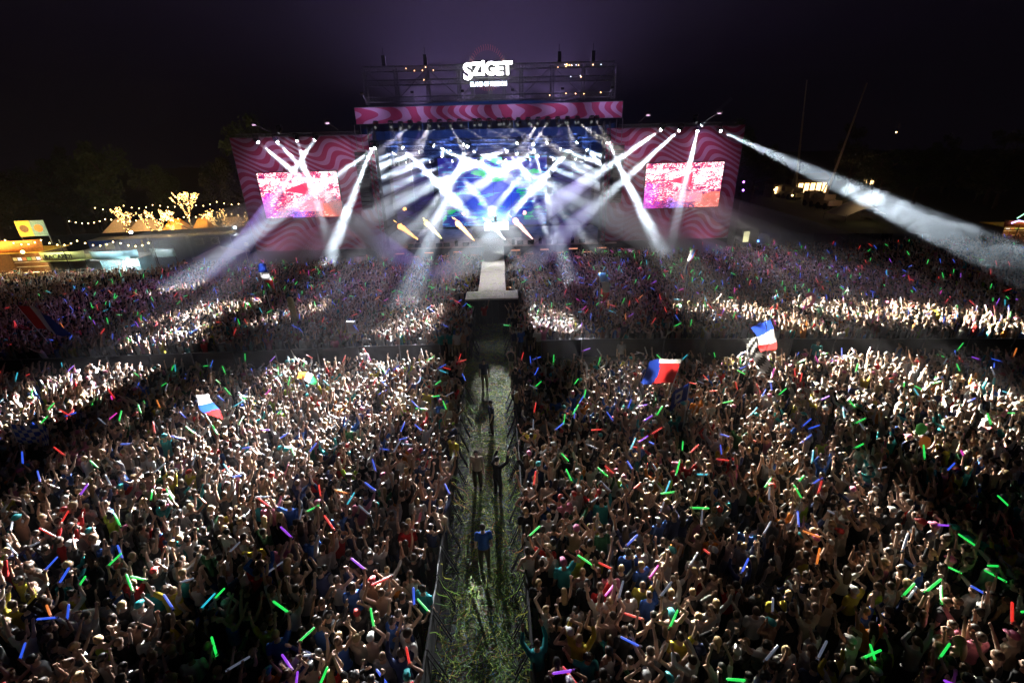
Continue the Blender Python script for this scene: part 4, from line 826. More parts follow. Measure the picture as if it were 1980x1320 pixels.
for i in range(60):                                              # ribbons hanging over the barriers
    s = random.choice((-1, 1)); y = random.uniform(6.5, 31); x = s*1.25; vs = []
    if 20.6 < y < 26.0: continue
    h = 1.2; ln = random.uniform(.5, 1.6)
    for k in range(8):
        u = k/7; xx = x-s*(.03+ln*.5*u+.05*math.sin(k+i)); zz = max(.05, h*(1-u**1.3*min(1, ln))); yy = y+.1*math.sin(k*.9+i); vs += [(xx, yy-.012, zz), (xx, yy+.012, zz)]
    mb.add(vs, [(2*k, 2*k+1, 2*k+3, 2*k+2) for k in range(7)], random.choice((0, 1, 2, 0, 4)))
tag(mb.build('streamers', STR), 'tangled green and yellow paper streamers littering the aisle', 'streamers', kind='stuff')
mb = MB()
for i in range(3200):
    if i < 1200: x, y, z = random.uniform(-1.9, 1.9), random.uniform(32.05, 33.95), 2.006
    elif i < 1900: x, y, z = random.uniform(-1.05, 1.05), 34+16*random.random()**1.6, 2.006
    else: x, y, z = random.uniform(-1.7, 1.7), random.uniform(6, 31.8), .032
    a = random.uniform(0, 3); c, s = math.cos(a)*.03, math.sin(a)*.03; zz = z+random.uniform(0, .02)
    mb.add([(x+c, y+s, zz), (x-s*.5, y+c*.5, zz+.012), (x-c, y-s, zz+.003), (x+s*.5, y-c*.5, zz)], [(0, 1, 2, 3)], random.choices(range(6), (3, 3, 1, 3, .5, .5))[0])
tag(mb.build('confetti', STR), 'scattered paper confetti on the runway and aisle', 'confetti', kind='stuff')
# ================================================================== flags and hand-held things
FC = {n: mat('flag_'+n, c, .8, noise=.1) for n, c in dict(blue=(.02, .07, .38), white=(.5, .49, .48), red=(.36, .02, .02), navy=(.012, .03, .2), green=(.03, .3, .08), orange=(.75, .22, .03), black=(.02, .02, .02), sky=(.04, .12, .36)).items()}
POLEM = mat('flag_pole', (.8, .8, .8), .45, .3)
for fm in FC.values():                                             # thin cloth lets some light through
    t = fm.node_tree; b = t.nodes['Principled BSDF']; o = t.nodes['Material Output']; tr = t.nodes.new('ShaderNodeBsdfTranslucent'); mx = t.nodes.new('ShaderNodeMixShader'); mx.inputs[0].default_value = .2
    link(t, b.inputs['Base Color'].links[0].from_socket, tr.inputs[0]); link(t, b.outputs[0], mx.inputs[1]); link(t, tr.outputs[0], mx.inputs[2]); link(t, mx.outputs[0], o.inputs[0])
def flag(base, pole_h, tilt, w, h, cols, axis, droop, label, attach=1.0, yaw=0.0, pat=None, hoist=None, ldir=None):
    b = Vector(base); f = thing('flag', label, 'flag', b, yaw); top = Vector((tilt[0], tilt[1], 1)).normalized()*pole_h
    MB().tube([(0, 0, 0), top*.5, top], [.03, .026, .02], 6).build('pole', POLEM, f)
    nx, nz = 18, 12; mb = MB(); dn = top.normalized(); sw = random.uniform(0, 6)
    for i in range(nx+1):
        u = i/nx
        for j in range(nz+1):
            v = j/nz; base_p = top*attach-dn*(h*v)
            off = Vector((axis[0], axis[1], 0))*(w*u*(1-droop*.35))+Vector((0, 0, -droop*w*u*(.55+.45*u)))
            off += Vector((-axis[1], axis[0], 0))*(.16*w*math.sin(u*6.0+v*1.6+sw)*u)+Vector((0, 0, .05*w*math.sin(u*7+sw)*u))
            if hoist is not None:
                hv, lv = Vector(hoist).normalized(), Vector(ldir).normalized(); nv = hv.cross(lv).normalized()
                base_p = top*attach+hv*(h*(v-.15)*(1-.25*u)); off = lv*(w*u)+nv*(.12*w*math.sin(u*5.5+v*2.2+sw)*(.3+u))+hv*(.07*w*math.sin(u*4+sw))
            mb.v.append(tuple(base_p+off))
    for i in range(nx):
        for j in range(nz):
            a = i*(nz+1)+j; mb.f.append((a, a+1, a+nz+2, a+nz+1)); mb.m.append(pat(i/nx, j/nz))
    mb.build('cloth', [FC[c] for c in cols], f, True); return f
V3 = lambda u, v: min(2, int(u*3)); H3 = lambda u, v: min(2, int(v*3))
flag((-27.3, 26.9, .9), 3.4, (-.35, 0), 1.9, 1.6, ('red', 'white', 'navy'), (1, .1), .35, 'large red white and blue striped flag waving over the left crowd', pat=V3)
flag((-13.7, 27.5, .3), 5.8, (-.02, 0), 1.7, .5, ('navy', 'white', 'red'), (.35, .1), 1.6, 'blue white and red flag drooping from a tall pole left of the runway', pat=V3, hoist=(1, 0, -.1), ldir=(.22, 0, -1))
flag((7.1, 28.0, .8), 3.9, (-.03, 0), 1.9, .5, ('sky', 'white', 'red'), (.22, .05), 1.5, 'narrow tricolour flag hanging beside the runway on the right', pat=V3, hoist=(1, 0, .1), ldir=(.18, 0, -1))
flag((12.9, 29.0, .3), 5.5, (.03, 0), 1.7, .42, ('white', 'sky', 'red'), (-.12, .05), 1.4, 'limp tricolour flag on a tall thin pole in the right crowd', pat=H3, hoist=(1, 0, .0), ldir=(-.1, 0, -1))
flag((14.35, 20.6, .9), 3.1, (-.22, 0), 1.7, .95, ('navy', 'white', 'red'), (.75, .1), 1.0, 'blue white and red tricolour flag waving before the pale fence board', pat=V3, hoist=(-.9, .1, -.45), ldir=(.55, 0, -1))
flag((12.35, 19.0, .9), 2.9, (-.12, 0), 2.0, .6, ('black', 'white'), (.5, .0), 1.1, 'black and white striped flag beside the tricolour flag', pat=lambda u, v: int(u*8+v*2) % 2, hoist=(1, 0, .2), ldir=(.5, 0, -1))
flag((7.9, 17.6, .9), 2.6, (.28, .1), 1.5, 1.15, ('white', 'red', 'navy'), (-.95, .2), .1, 'red and blue flag with a white top stretched over the right crowd', pat=lambda u, v: 2 if u > .5+abs(v-.5)*.3 else (0 if v < .16 else 1))
flag((8.3, 16.2, .9), 2.1, (.05, .1), .95, .75, ('navy', 'white'), (-.9, .1), .6, 'small blue flag with a white emblem below the red and blue flag', pat=lambda u, v: 1 if (abs(u-.5) < .22 and abs(v-.5) < .28 and (abs(u-.5)+abs(v-.5) > .14)) else 0)
flag((-11.0, 16.1, .9), 2.5, (-.18, 0), 1.25, .6, ('white', 'blue', 'red'), (.55, .0), 1.1, 'white blue and red flag held up in the left crowd', pat=lambda u, v: min(2, int(u*3)), hoist=(1, 0, .15), ldir=(.42, 0, -1))
flag((-8.5, 19.2, .9), 1.9, (-.1, 0), .9, .45, ('orange', 'white', 'green'), (.7, .0), .75, 'orange white and green flag in the bright part of the left crowd', pat=V3, hoist=(-.6, 0, -1), ldir=(1, 0, -.75))
flag((-18.4, 15.4, .9), 1.9, (.1, 0), 1.35, .85, ('blue', 'white'), (.95, .1), .3, 'blue and white chequered flag low over the left crowd', pat=lambda u, v: (int(u*8)+int(v*5)) % 2)
# flamingo on a stick
fl = thing('inflatable_flamingo', 'pink flamingo neck held up on a stick in the right crowd', 'inflatable', (20.2, 27.3, 1.2)); PINK = mat('pink_vinyl', (.75, .12, .28), .4)
MB().tube([(-.25, 0, 0), (.0, 0, .9), (.12, 0, 1.15)], .02).build('stick', POLEM, fl)
MB().tube([(.12, 0, 1.0), (.38, 0, 1.2), (.5, 0, 1.5), (.42, 0, 1.82), (.18, 0, 1.95), (-.02, 0, 1.86), (-.06, 0, 1.74)], [.05, .1, .11, .11, .12, .12, .08], 10).build('neck', PINK, fl, True)
MB().tube([(-.05, 0, 1.78), (-.14, 0, 1.66), (-.15, 0, 1.55)], [.07, .05, .015], 8).build('beak', BLACK, fl, True)
yp = thing('inflatable_tube', 'tall pale yellow inflatable tube standing up from the left crowd', 'inflatable', (-13.35, 29.5, .0)); YEL = mat('yellow_vinyl', (.5, .43, .12), .6, noise=.2)
MB().tube([(0, 0, 1.2), (.02, 0, 1.4), (.0, 0, 2.4), (-.03, 0, 3.2), (-.03, 0, 3.32)], [.12, .2, .21, .2, .12], 12).build('tube', YEL, yp, True); MB().tube([(0, 0, .5), (0, 0, 1.25)], .03).build('handle', POLEM, yp)
sg = thing('placard', 'white square placard with a grey square held up left of the aisle', 'placard', (-8.5, 26.35, 1.1)); MB().bbox(-.3, .3, -.02, .02, .7, 1.5).build('board', WHITEP, sg); MB().bbox(-.2, .2, -.026, -.021, .85, 1.35).build('print', mat('grey_print', (.42, .38, .34), .8, noise=.2), sg); MB().tube([(0, .03, 0), (0, .03, .9)], .02).build('handle', POLEM, sg)
def balloon(p, c, lab):
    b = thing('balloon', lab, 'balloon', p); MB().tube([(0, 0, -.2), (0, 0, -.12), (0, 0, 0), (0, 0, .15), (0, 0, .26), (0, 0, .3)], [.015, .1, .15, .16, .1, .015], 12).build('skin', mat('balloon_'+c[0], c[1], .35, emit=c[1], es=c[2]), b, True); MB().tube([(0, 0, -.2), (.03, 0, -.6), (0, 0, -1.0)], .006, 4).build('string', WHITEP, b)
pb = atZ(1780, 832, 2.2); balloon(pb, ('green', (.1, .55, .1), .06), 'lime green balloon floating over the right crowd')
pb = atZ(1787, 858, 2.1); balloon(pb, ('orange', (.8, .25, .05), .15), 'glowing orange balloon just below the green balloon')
# ================================================================== left edge: bars, tents, lit trees
def lamp_pt(loc, e, col, r=.15):
    li = bpy.data.lights.new('bulb', 'POINT'); li.energy = e; li.color = col; li.shadow_soft_size = r; o = bpy.data.objects.new('bulb', li); COL.objects.link(o); o.location = loc; return o
def stall(name, label, loc, rz, w, d, h, wallm, signm, sign_h, inner, text=None, roofm=None, bottles=None):
    s = thing(name, label, 'food stall', loc, rz); roofm = roofm or WHITEP
    MB().bbox(-w/2, w/2, 0, d, .0, .1).build('floor', GREYM, s)
    MB().bbox(-w/2, w/2, d-.08, d, .1, h).build('back_wall', wallm, s)
    for sg_ in (-1, 1): MB().bbox(min(sg_*w/2, sg_*(w/2-.08)), max(sg_*w/2, sg_*(w/2-.08)), .02, d-.09, .1, h).build('side_wall', wallm, s)
    MB().bbox(-w/2+.1, w/2-.1, .0, .45, .1, 1.05).build('counter', wallm, s); MB().bbox(-w/2+.05, w/2-.05, -.08, .5, 1.052, 1.1).build('counter_top', WHITEP, s)
    MB().bbox(-w/2-.3, w/2+.3, -.7, d+.1, h+.01, h+.12).build('roof', roofm, s)
    mb = MB(); n = 14
    for i in range(n+1):
        u = i/n*2-1; y = -.75+.5*abs(u)**6; mb.v += [(u*(w/2+.35), y, h+.13), (u*(w/2+.35)*1.03, y-.06, h+.13+sign_h)]
    for i in range(n): mb.f.append((2*i, 2*i+2, 2*i+3, 2*i+1)); mb.m.append(0)
    so = mb.build('sign_band', signm, s, True); so.modifiers.new('t', 'SOLIDIFY').thickness = .05
    if text: text_mesh(text, sign_h*.75, .01, .01, 'lettering', BLACK, s, (0, -.84, h+.13+sign_h*.22), 1.0)
    MB().bbox(-w/2+.3, w/2-.3, d-.3, d-.1, 1.2, 1.25).bbox(-w/2+.3, w/2-.3, d-.3, d-.1, 1.7, 1.75).build('shelf', WHITEP, s)
    for k in range(int(w*2)): MB().box((-w/2+.4+k*.48, d-.13, 2.1), (.4, .02, .34)).build('menu_card', inner[k % len(inner)], s)
    return s
YW = mat('yellow_board', (.75, .5, .08), .7, noise=.25); OR = mat('orange_board', (.7, .22, .04), .7, noise=.25); LIME = mat('pale_lime_board', (.62, .66, .28), .6, noise=.08); AQUA = mat('aqua_board', (.35, .6, .68), .6, noise=.35, scale=1.2); BLUEC = mat('blue_container', (.02, .06, .3), .5, noise=.2); BROWN = mat('brown_wood', (.16, .09, .045), .8, noise=.3)
MENU = [emis('menu_yellow', (1, .7, .2), .9), emis('menu_white', (1, .95, .8), 1.2), emis('menu_orange', (1, .35, .1), .8), emis('menu_green', (.5, .8, .15), .7)]
stall('food_stall', 'round-fronted food stall with yellow and orange signs lit by warm lamps', (-50.6, 49.2, 0), .08, 6.0, 3.0, 3.3, BROWN, OR, 1.2, MENU, roofm=YW)
bd = thing('billboard', 'tilted yellow and blue two-part billboard above the food stall', 'billboard', (-48.2, 49.8, 4.3), .1)
for x0, m_ in ((-1.35, YW), (.02, mat('blue_poster', (.18, .35, .4), .7, noise=.3))):
    pn = MB().bbox(x0, x0+1.33, 0, .06, .55, 2.15).build('poster', m_, bd); MB().ell((x0+.66, -.01, 1.35), (.42, .02, .38), 12, 8).build('print', OR if x0 > 0 else BROWN, pn)
MB().tube([(-1.3, .1, -.3), (-1.3, .1, 2.2)], .04).tube([(1.3, .1, -.3), (1.3, .1, 2.2)], .04).build('post', STEEL, bd)
stall('bar_stall', 'drinks bar with a curved pale lime sign reading BACARDI', (-44.75, 48.6, 0), .05, 3.6, 2.6, 2.5, mat('dark_bar', (.05, .06, .04), .6), LIME, .85, [MENU[2], BROWN], 'BACARDI', roofm=LIME)
stall('bar_stall', 'drinks bar with a blue white and orange sign and a bright white counter', (-39.3, 48.4, 0), .02, 4.0, 2.6, 2.5, AQUA, AQUA, .8, [MENU[1]], roofm=WHITEP)
bd = thing('billboard', 'curved white and blue sign board standing beside the bright bar', 'billboard', (-35.6, 49.6, 0), -.1)
mb = MB()
for i in range(9): u = i/8*2-1; mb.v += [(u*1.4, .25*u*u, 2.3), (u*1.4, .25*u*u-.05, 3.2)]
for i in range(8): mb.f.append((2*i, 2*i+2, 2*i+3, 2*i+1)); mb.m.append(0)
mb.build('board', mat('white_blue_board', (.55, .7, .72), .6, noise=.4, scale=1.0), bd, True).modifiers.new('t', 'SOLIDIFY').thickness = .05
MB().tube([(-1.2, .4, 0), (-1.2, .4, 3.1)], .05).tube([(1.2, .4, 0), (1.2, .4, 3.1)], .05).build('post', STEEL, bd)
MB().bbox(-41.0+.0, -40.0, 47.52, 47.56, 2.75, 3.3)
WARM = (1.0, .62, .22)
for loc, e, c in (((-50.6, 47.2, 4.6), 500, WARM), ((-50.0, 50.3, 2.2), 500, WARM), ((-48.6, 47.6, 5.6), 500, WARM), ((-44.75, 46.6, 4.4), 380, (.95, 1.0, .55)), ((-39.6, 50.0, 2.0), 500, (.8, 1.0, .95)), ((-38.0, 47.6, 1.9), 110, (.8, 1.0, .95)), ((-39.3, 46.4, 4.4), 300, (.85, .95, 1.0)), ((-35.6, 47.6, 3.6), 150, (.9, .97, 1.0))): lamp_pt(loc, e, c)
BULBM = emis('warm_bulb', (1.0, .66, .25), 14.0, False); BULBW = emis('white_bulb', (.9, .97, 1), 25.0, False)
for loc, m_, lab in (((-50.4, 47.6, 3.9), BULBM, 'round warm lamp globe over the orange food stall'), ((-48.1, 47.8, 3.6), BULBM, 'round warm lamp globe beside the billboard stall'), ((-38.0, 47.9, 1.9), BULBW, 'glaring white lamp at the bright bar counter'), ((-31.6, 57.5, 4.1), BULBW, 'white flood lamp on the dark wall above the gazebo'), ((-41.3, 53.8, 4.4), BULBW, 'white flood lamp on the blue container')):
    o = thing('lamp', lab, 'lamp', loc); MB().ell((0, 0, 0), (.16, .16, .16), 10, 8).build('bulb', m_, o, True); MB().tube([(0, .05, .14), (0, .2, .3)], .03).build('bracket', BLACK, o)
lamp_pt((-41.3, 53.4, 4.3), 200, (.8, .9, 1.0)); lamp_pt((-31.6, 57.1, 4.1), 60, (.8, .92, 1.0))
for i, (x, y, w_) in enumerate(((-46.8, 56.0, 3.0), (-43.4, 56.3, 3.2), (-39.6, 56.8, 4.0), (-35.0, 57.6, 4.6))):
    c = thing('container', ('dark blue site container with a white sign, behind the lime bar', 'blue site container with a yellow edge, behind the bars', 'long blue site container with pale lettering, lit by a white lamp', 'dark blue site container with two white air conditioners')[i], 'container', (x, y, 0), .15)
    MB().bbox(-w_/2, w_/2, 0, 2.4, .05, 3.2).build('box', BLUEC, c); mb = MB()
    for k in range(int(w_/.3)): mb.bbox(-w_/2+.05+k*.3, -w_/2+.2+k*.3, -.04, -.003, .15, 3.1)
    mb.build('rib', BLUEC, c); MB().bbox(-w_/2, w_/2, -.05, 2.45, 3.21, 3.3).build('roof', GREYM, c)
    if i == 0: MB().bbox(.2, 1.2, -.09, -.05, 2.2, 2.9).build('sign', WHITEP, c)
    if i == 1: MB().bbox(.9, 1.1, -.09, -.05, .4, 3.1).build('edge_strip', YW, c)
    if i == 2: MB().bbox(-1.0, 1.0, -.09, -.05, 2.3, 2.9).build('sign', mat('pale_blue_sign', (.4, .55, .7), .6, noise=.5, scale=4), c)
    if i == 3:
        for xx in (-1.2, .6): a_ = MB().bbox(xx-.45, xx+.45, -.4, -.05, 2.2, 3.0).build('air_conditioner', WHITEP, c); MB().tube([(xx, -.41, 2.6), (xx, -.43, 2.6)], .28, 14).build('fan_grille', GREYM, a_)
wl = thing('site_wall', 'long dark site wall running behind the bars to the wing', 'wall', (-42, 60.5, 0), .17)
for k in range(10): MB().bbox(-14+k*3.0+.01, -14+k*3.0+2.99, 0, .1, .02, 3.6).build('panel', DARK, wl)
TENT = mat('tent_canvas', (.62, .5, .4), .8, noise=.15); TENTO = mat('orange_canvas', (.8, .4, .06), .8, noise=.1)
for i, (x, y, w_, m_) in enumerate(((-53.5, 68.5, 4.5, TENT), (-49, 67.0, 5.0, TENT), (-44.6, 66.5, 3.4, TENTO), (-40.6, 66.2, 3.0, TENTO), (-36.5, 66.5, 5.0, TENT), (-31.5, 66.8, 4.5, TENT))):
    tn = thing('tent', ('pale pitched tent at the left end of the row behind the bars', 'pale pitched tent with white lamps in the row behind the bars', 'orange glowing peaked tent among the fairy light trees', 'smaller orange glowing tent beside a fairy light tree', 'pale tent behind the biggest fairy light tree', 'pale tent beside the left wing wall')[i], 'tent', (x, y, 0))
    MB().add([(-w_/2, -2, 2.2), (w_/2, -2, 2.2), (w_/2, 2, 2.2), (-w_/2, 2, 2.2), (-w_/5, 0, 4.3), (w_/5, 0, 4.3)], [(0, 1, 5, 4), (1, 2, 5), (2, 3, 4, 5), (3, 0, 4)]).build('canopy', m_, tn)
    mb = MB()
    for a in (-1, 1):
        for b in (-1, 1): mb.tube([(a*w_/2, b*2, 0), (a*w_/2, b*2, 2.2)], .05)
    mb.build('pole', STEEL, tn); MB().bbox(-w_/2, w_/2, 1.9, 1.98, .05, 2.15).build('back_wall', m_, tn)
    lamp_pt((x, y-2.4, 4.6), 420 if m_ is TENTO else 130, WARM)
gz = thing('gazebo', 'white peaked gazebo at the crowd edge beside the left wing', 'gazebo', (-29.6, 50.0, 0), -.05)
MB().add([(-2, -1.6, 2.3), (2, -1.6, 2.3), (2, 1.6, 2.3), (-2, 1.6, 2.3), (0, 0, 3.3)], [(0, 1, 4), (1, 2, 4), (2, 3, 4), (3, 0, 4)]).build('canopy', mat('gazebo_canvas', (.5, .42, .44), .8), gz)
for a in (-1, 1):
    for b in (-1, 1): MB().tube([(a*1.9, b*1.5, 0), (a*1.9, b*1.5, 2.3)], .04).build('leg', WHITEP, gz)
MB().bbox(-2, 2, -1.62, -1.58, 2.0, 2.29).build('valance', mat('gazebo_valance', (.5, .42, .44), .8), gz)
bx_ = thing('portable_cabin', 'blue portable cabin with white signs beside the left wing wall', 'cabin', (-29.6, 55.2, 0)); MB().bbox(-1, 1, -.8, .8, .05, 3.6).build('box', mat('blue_cabin', (.02, .08, .4), .5, noise=.2), bx_); MB().bbox(.35, .8, -.84, -.81, 2.4, 2.8).build('sign', WHITEP, bx_); MB().bbox(.35, .8, -.84, -.81, 1.7, 2.1).build('sign', WHITEP, bx_); MB().bbox(-.75, .1, -.84, -.81, .2, 2.3).build('door', BLUEC, bx_)
random.seed(5)
for i, (a_, b_, n_, lab) in enumerate((((-53, 47.6, 5.2), (-35, 48.0, 4.3), 26, 'string of small warm bulbs hung along the fronts of the bars'), ((-56, 62.6, 5.0), (-29, 62.0, 5.4), 34, 'string of small warm bulbs along the tents behind the bars'), ((-58, 69.5, 6.0), (-36, 70.5, 6.2), 22, 'farther string of warm bulbs below the dark left trees'))):
    st_ = thing('string_lights', lab, 'string lights', a_); A_, B2 = Vector((0, 0, 0)), Vector(b_)-Vector(a_); pl = []; b3 = MB()
    for k in range(n_*2+1): u = k/(n_*2); sag = .5*abs(math.sin(u*math.pi*5)); pl.append(A_.lerp(B2, u)-Vector((0, 0, sag)))
    MB().tube(pl, .012, 4).build('cable', BLACK, st_)
    for k in range(1, n_*2, 2): b3.ell(pl[k]-Vector((0, 0, .08)), (.06, .06, .07), 6, 4)
    b3.build('bulbs', BULBM, st_)['kind'] = 'stuff'
    for u in (0, .5, 1): p_ = A_.lerp(B2, u); MB().tube([p_, p_-Vector((0, 0, a_[2]+B2.z*u))], .04, 6).build('post', BLACK, st_)
# fairy-light trees
def branch(mb, tips, p, d, L, r, depth):
    q = p+d*L; mb.tube([p, p+d*L*.5+Vector((random.uniform(-1, 1), random.uniform(-1, 1), 0))*L*.04, q], [r, r*.8, r*.62], 6); tips.append((p, q))
    if depth > 0:
        for k in range(random.choice((2, 3))): branch(mb, tips, q, (d+Vector((random.uniform(-.8, .8), random.uniform(-.8, .8), random.uniform(-.05, .5)))).normalized(), L*random.uniform(.6, .85), r*.6, depth-1)
BARK = mat('bark', (.07, .05, .035), .9, noise=.4)
fb = emis('fairy_bulb', (1.0, .55, .17), 16.0, False)
for i, (px_, py_, h_, lab) in enumerate(((256, 488, 5.0, 'slim tree wound with fairy lights beside the orange tent'), (325, 487, 5.2, 'tree with two lit limbs of fairy lights between the orange tents'), (348, 486, 3.6, 'small low tree wound with fairy lights beside the biggest lit tree'), (391, 482, 6.2, 'biggest bushy tree covered in bright fairy lights'), (435, 470, 5.0, 'tree with a forked crown of fairy lights near the wing'), (466, 468, 5.2, 'faint tree with sparse fairy lights hard by the wing wall'))):
    h_ *= 1.25; loc = atY(px_, py_, 63.0); loc.z = 0; random.seed(40+i); tr = thing('fairy_light_tree', lab, 'tree', loc); mb = MB(); tips = []
    branch(mb, tips, Vector((0, 0, 0)), Vector((random.uniform(-.15, .15), 0, 1)).normalized(), h_*.36, .14, 3 if i != 3 else 4); mb.build('trunk', BARK, tr, True); b2 = MB()
    for p, q in tips:
        for k in range(9 if i != 5 else 4): c = p.lerp(q, random.random())+Vector((random.uniform(-.1, .1), random.uniform(-.1, .1), random.uniform(-.1, .1))); b2.ell(c, (.032, .032, .032), 5, 3)
    b2.build('fairy_lights', fb, tr)['kind'] = 'stuff'; lamp_pt(loc+Vector((0, -1.2, h_*.6)), 220 if i == 3 else 120, (1, .6, .2), .5)
random.seed(99)
# ================================================================== trees
LEAF = []
for nm, c in (('leaf_dark', (.035, .055, .02)), ('leaf_mid', (.05, .075, .028)), ('leaf_olive', (.07, .075, .03))): LEAF.append(mat(nm, c, .6, noise=.4, scale=2))
def tree_proto(seed, h, w):
    rr = random.Random(seed); mbt = MB(); tips = []
    mbt.tube([(0, 0, 0), (rr.uniform(-.2, .2), 0, h*.22), (rr.uniform(-.4, .4), rr.uniform(-.3, .3), h*.6), (0, 0, h*.86)], [h*.028, h*.022, h*.013, .03], 8); cl = []
    for k in range(15):
        z = h*rr.uniform(.22, .9); a = rr.uniform(0, 6.28); L = w*.5*rr.uniform(.45, 1.05)*math.sin(math.pi*min(1, (z/h-.08)/.95))**.7; e = Vector((math.cos(a)*L, math.sin(a)*L, z+h*.05))
        mbt.tube([(0, 0, z*.86), (e.x*.5, e.y*.5, z), e], [h*.011, h*.007, .02], 5); cl.append((e, h*rr.uniform(.075, .14)))
    for k in range(10): a = rr.uniform(0, 6.28); z = h*rr.uniform(.5, 1); L = w*.28*rr.random(); cl.append((Vector((math.cos(a)*L, math.sin(a)*L, z)), h*rr.uniform(.06, .12)))
    lf = MB()
    for c, r in cl:
        for k in range(130):
            d = Vector((rr.gauss(0, 1), rr.gauss(0, 1), rr.gauss(0, .8))); d.normalize(); p = c+d*r*rr.random()**.45; s = rr.uniform(.14, .34); u = Vector((rr.gauss(0, 1), rr.gauss(0, 1), rr.gauss(0, 1))).normalized(); v2 = u.orthogonal().normalized()
            lf.add([p-u*s, p+v2*s*.5, p+u*s, p-v2*s*.5], [(0, 1, 2, 3)])
    return mbt.mesh('trunk', BARK, True), [lf.mesh('crown', LEAF[seed % 3])]
TP = [tree_proto(s, h, w_) for s, h, w_ in ((11, 12, 9), (12, 10, 9), (13, 14, 8), (14, 9, 10))]
kinds = ['tall broad dark tree', 'rounded dark tree', 'slender tall dark tree', 'low spreading dark tree']
tl_ = []
for k in range(20): tl_.append((-34-k*4.6+random.uniform(-1, 1), 78+random.uniform(0, 22)-k*.9, 'behind the bars on the left'))
for k in range(14): tl_.append((-74-random.uniform(0, 14), 40+k*3.5+random.uniform(-2, 2), 'at the far left edge of the field'))
for k in range(24): tl_.append((36+k*5.0+random.uniform(-2, 2), 98+random.uniform(0, 34)-k*1.2, 'on the dark right horizon'))
for k in range(9): tl_.append((86+random.uniform(0, 14), 52+k*5+random.uniform(-2, 2), 'at the far right edge of the field'))
for k in range(8): tl_.append((-30+k*9+random.uniform(-3, 3), 110+random.uniform(0, 20), 'behind the stage'))
for x, y, wh in tl_:
    k = random.randrange(4); s = random.uniform(.85, 1.2); t_ = thing('tree', '%s %s' % (kinds[k], wh), 'tree', (x, y, 0), random.uniform(0, 6.28), 'dark trees around the field'); t_.scale = (s, s, s*random.uniform(.9, 1.1))
    o = bpy.data.objects.new('trunk', TP[k][0]); COL.objects.link(o); o.parent = t_; o = bpy.data.objects.new('crown', TP[k][1][0]); COL.objects.link(o); o.parent = t_
# ================================================================== right edge
def crane(base, tip, lab, lit):
    c = thing('crane', lab, 'crane', base); d = tip-Vector(base)
    YC = mat('crane_paint', (.45, .36, .25), .5, .2, noise=.2)
    MB().bbox(-1.3, 1.3, -4, 4, .7, 1.6).bbox(-1.2, 1.2, 2.2, 4.2, 1.6, 2.9).build('carrier', YC, c)
    for k in range(4):
        for s in (-1, 1): MB().tube([(s*1.05, -3.2+k*2.1, .6), (s*1.4, -3.2+k*2.1, .6)], .6, 14).build('wheel', BLACK, c)
    MB().bbox(-1.1, 1.1, -2.2, 1.0, 1.65, 2.6).build('turntable', YC, c); b0 = Vector((0, -1, 2.6)); L = d-b0
    for k, (u0, u1, w_) in enumerate(((0, .42, .42), (.38, .72, .32), (.7, 1.0, .22))): MB().tube([b0+L*u0, b0+L*u1], w_*.62, 4).build('boom_section', YC, c)
    MB().ell(d, (.14, .14, .14), 8, 6).build('tip_lamp', mat('tip_dim', (.4, .3, .3), .6), c); MB().tube([b0+Vector((0, 1.4, 0)), b0+L*.3], .12, 8).build('lift_ram', STEEL, c)
p0, p1 = atY(1548, 290, 108), atY(1560, 156, 108); p0.z = 0; crane(p0, p1, 'mobile crane with an almost upright boom on the right horizon', 0)
p0, p1 = atY(1604, 372, 92), atY(1676, 162, 96); p0.z = 0; p0.x -= 1.2; crane(p0, p1, 'mobile crane with a leaning boom catching warm light on the right', 1)
lamp_pt((62.2, 84, 5), 300, (1, .6, .35), .4)
def small_house(px_, py_, Y, w_, h_, lab, wins):
    b = atY(px_, py_, Y); b.z = 0; h = thing('pavilion', lab, 'pavilion', b); MB().bbox(-w_/2, w_/2, 0, 4, 0, h_).build('wall', mat('pavilion_wall', (.3, .24, .18), .8, noise=.2), h)
    MB().add([(-w_/2-.3, -.4, h_+.01), (w_/2+.3, -.4, h_+.01), (w_/2+.3, 4.4, h_+.01), (-w_/2-.3, 4.4, h_+.01), (-w_/2-.3, 2, h_+1.2), (w_/2+.3, 2, h_+1.2)], [(0, 1, 5, 4), (1, 2, 5), (2, 3, 4, 5), (3, 0, 4), (0, 3, 2, 1)]).build('roof', BROWN, h)
    for k in range(wins): x = -w_/2+w_*(k+.5)/wins; wn = MB().bbox(x-.5, x+.5, -.06, -.02, h_*.3, h_*.8).build('window', emis('lit_window', (1, .62, .25), 5.0), h); MB().bbox(x-.03, x+.03, -.09, -.065, h_*.3, h_*.8).build('window_bar', BROWN, wn)
small_house(1568, 375, 108, 7, 4.2, 'lit pavilion with warm windows beyond the right wing', 5); small_house(1510, 372, 112, 4, 3.0, 'small lit hut with warm windows left of the lit pavilion', 2); small_house(1680, 350, 125, 4, 3.4, 'distant lit hut with one glowing window on the right horizon', 2)
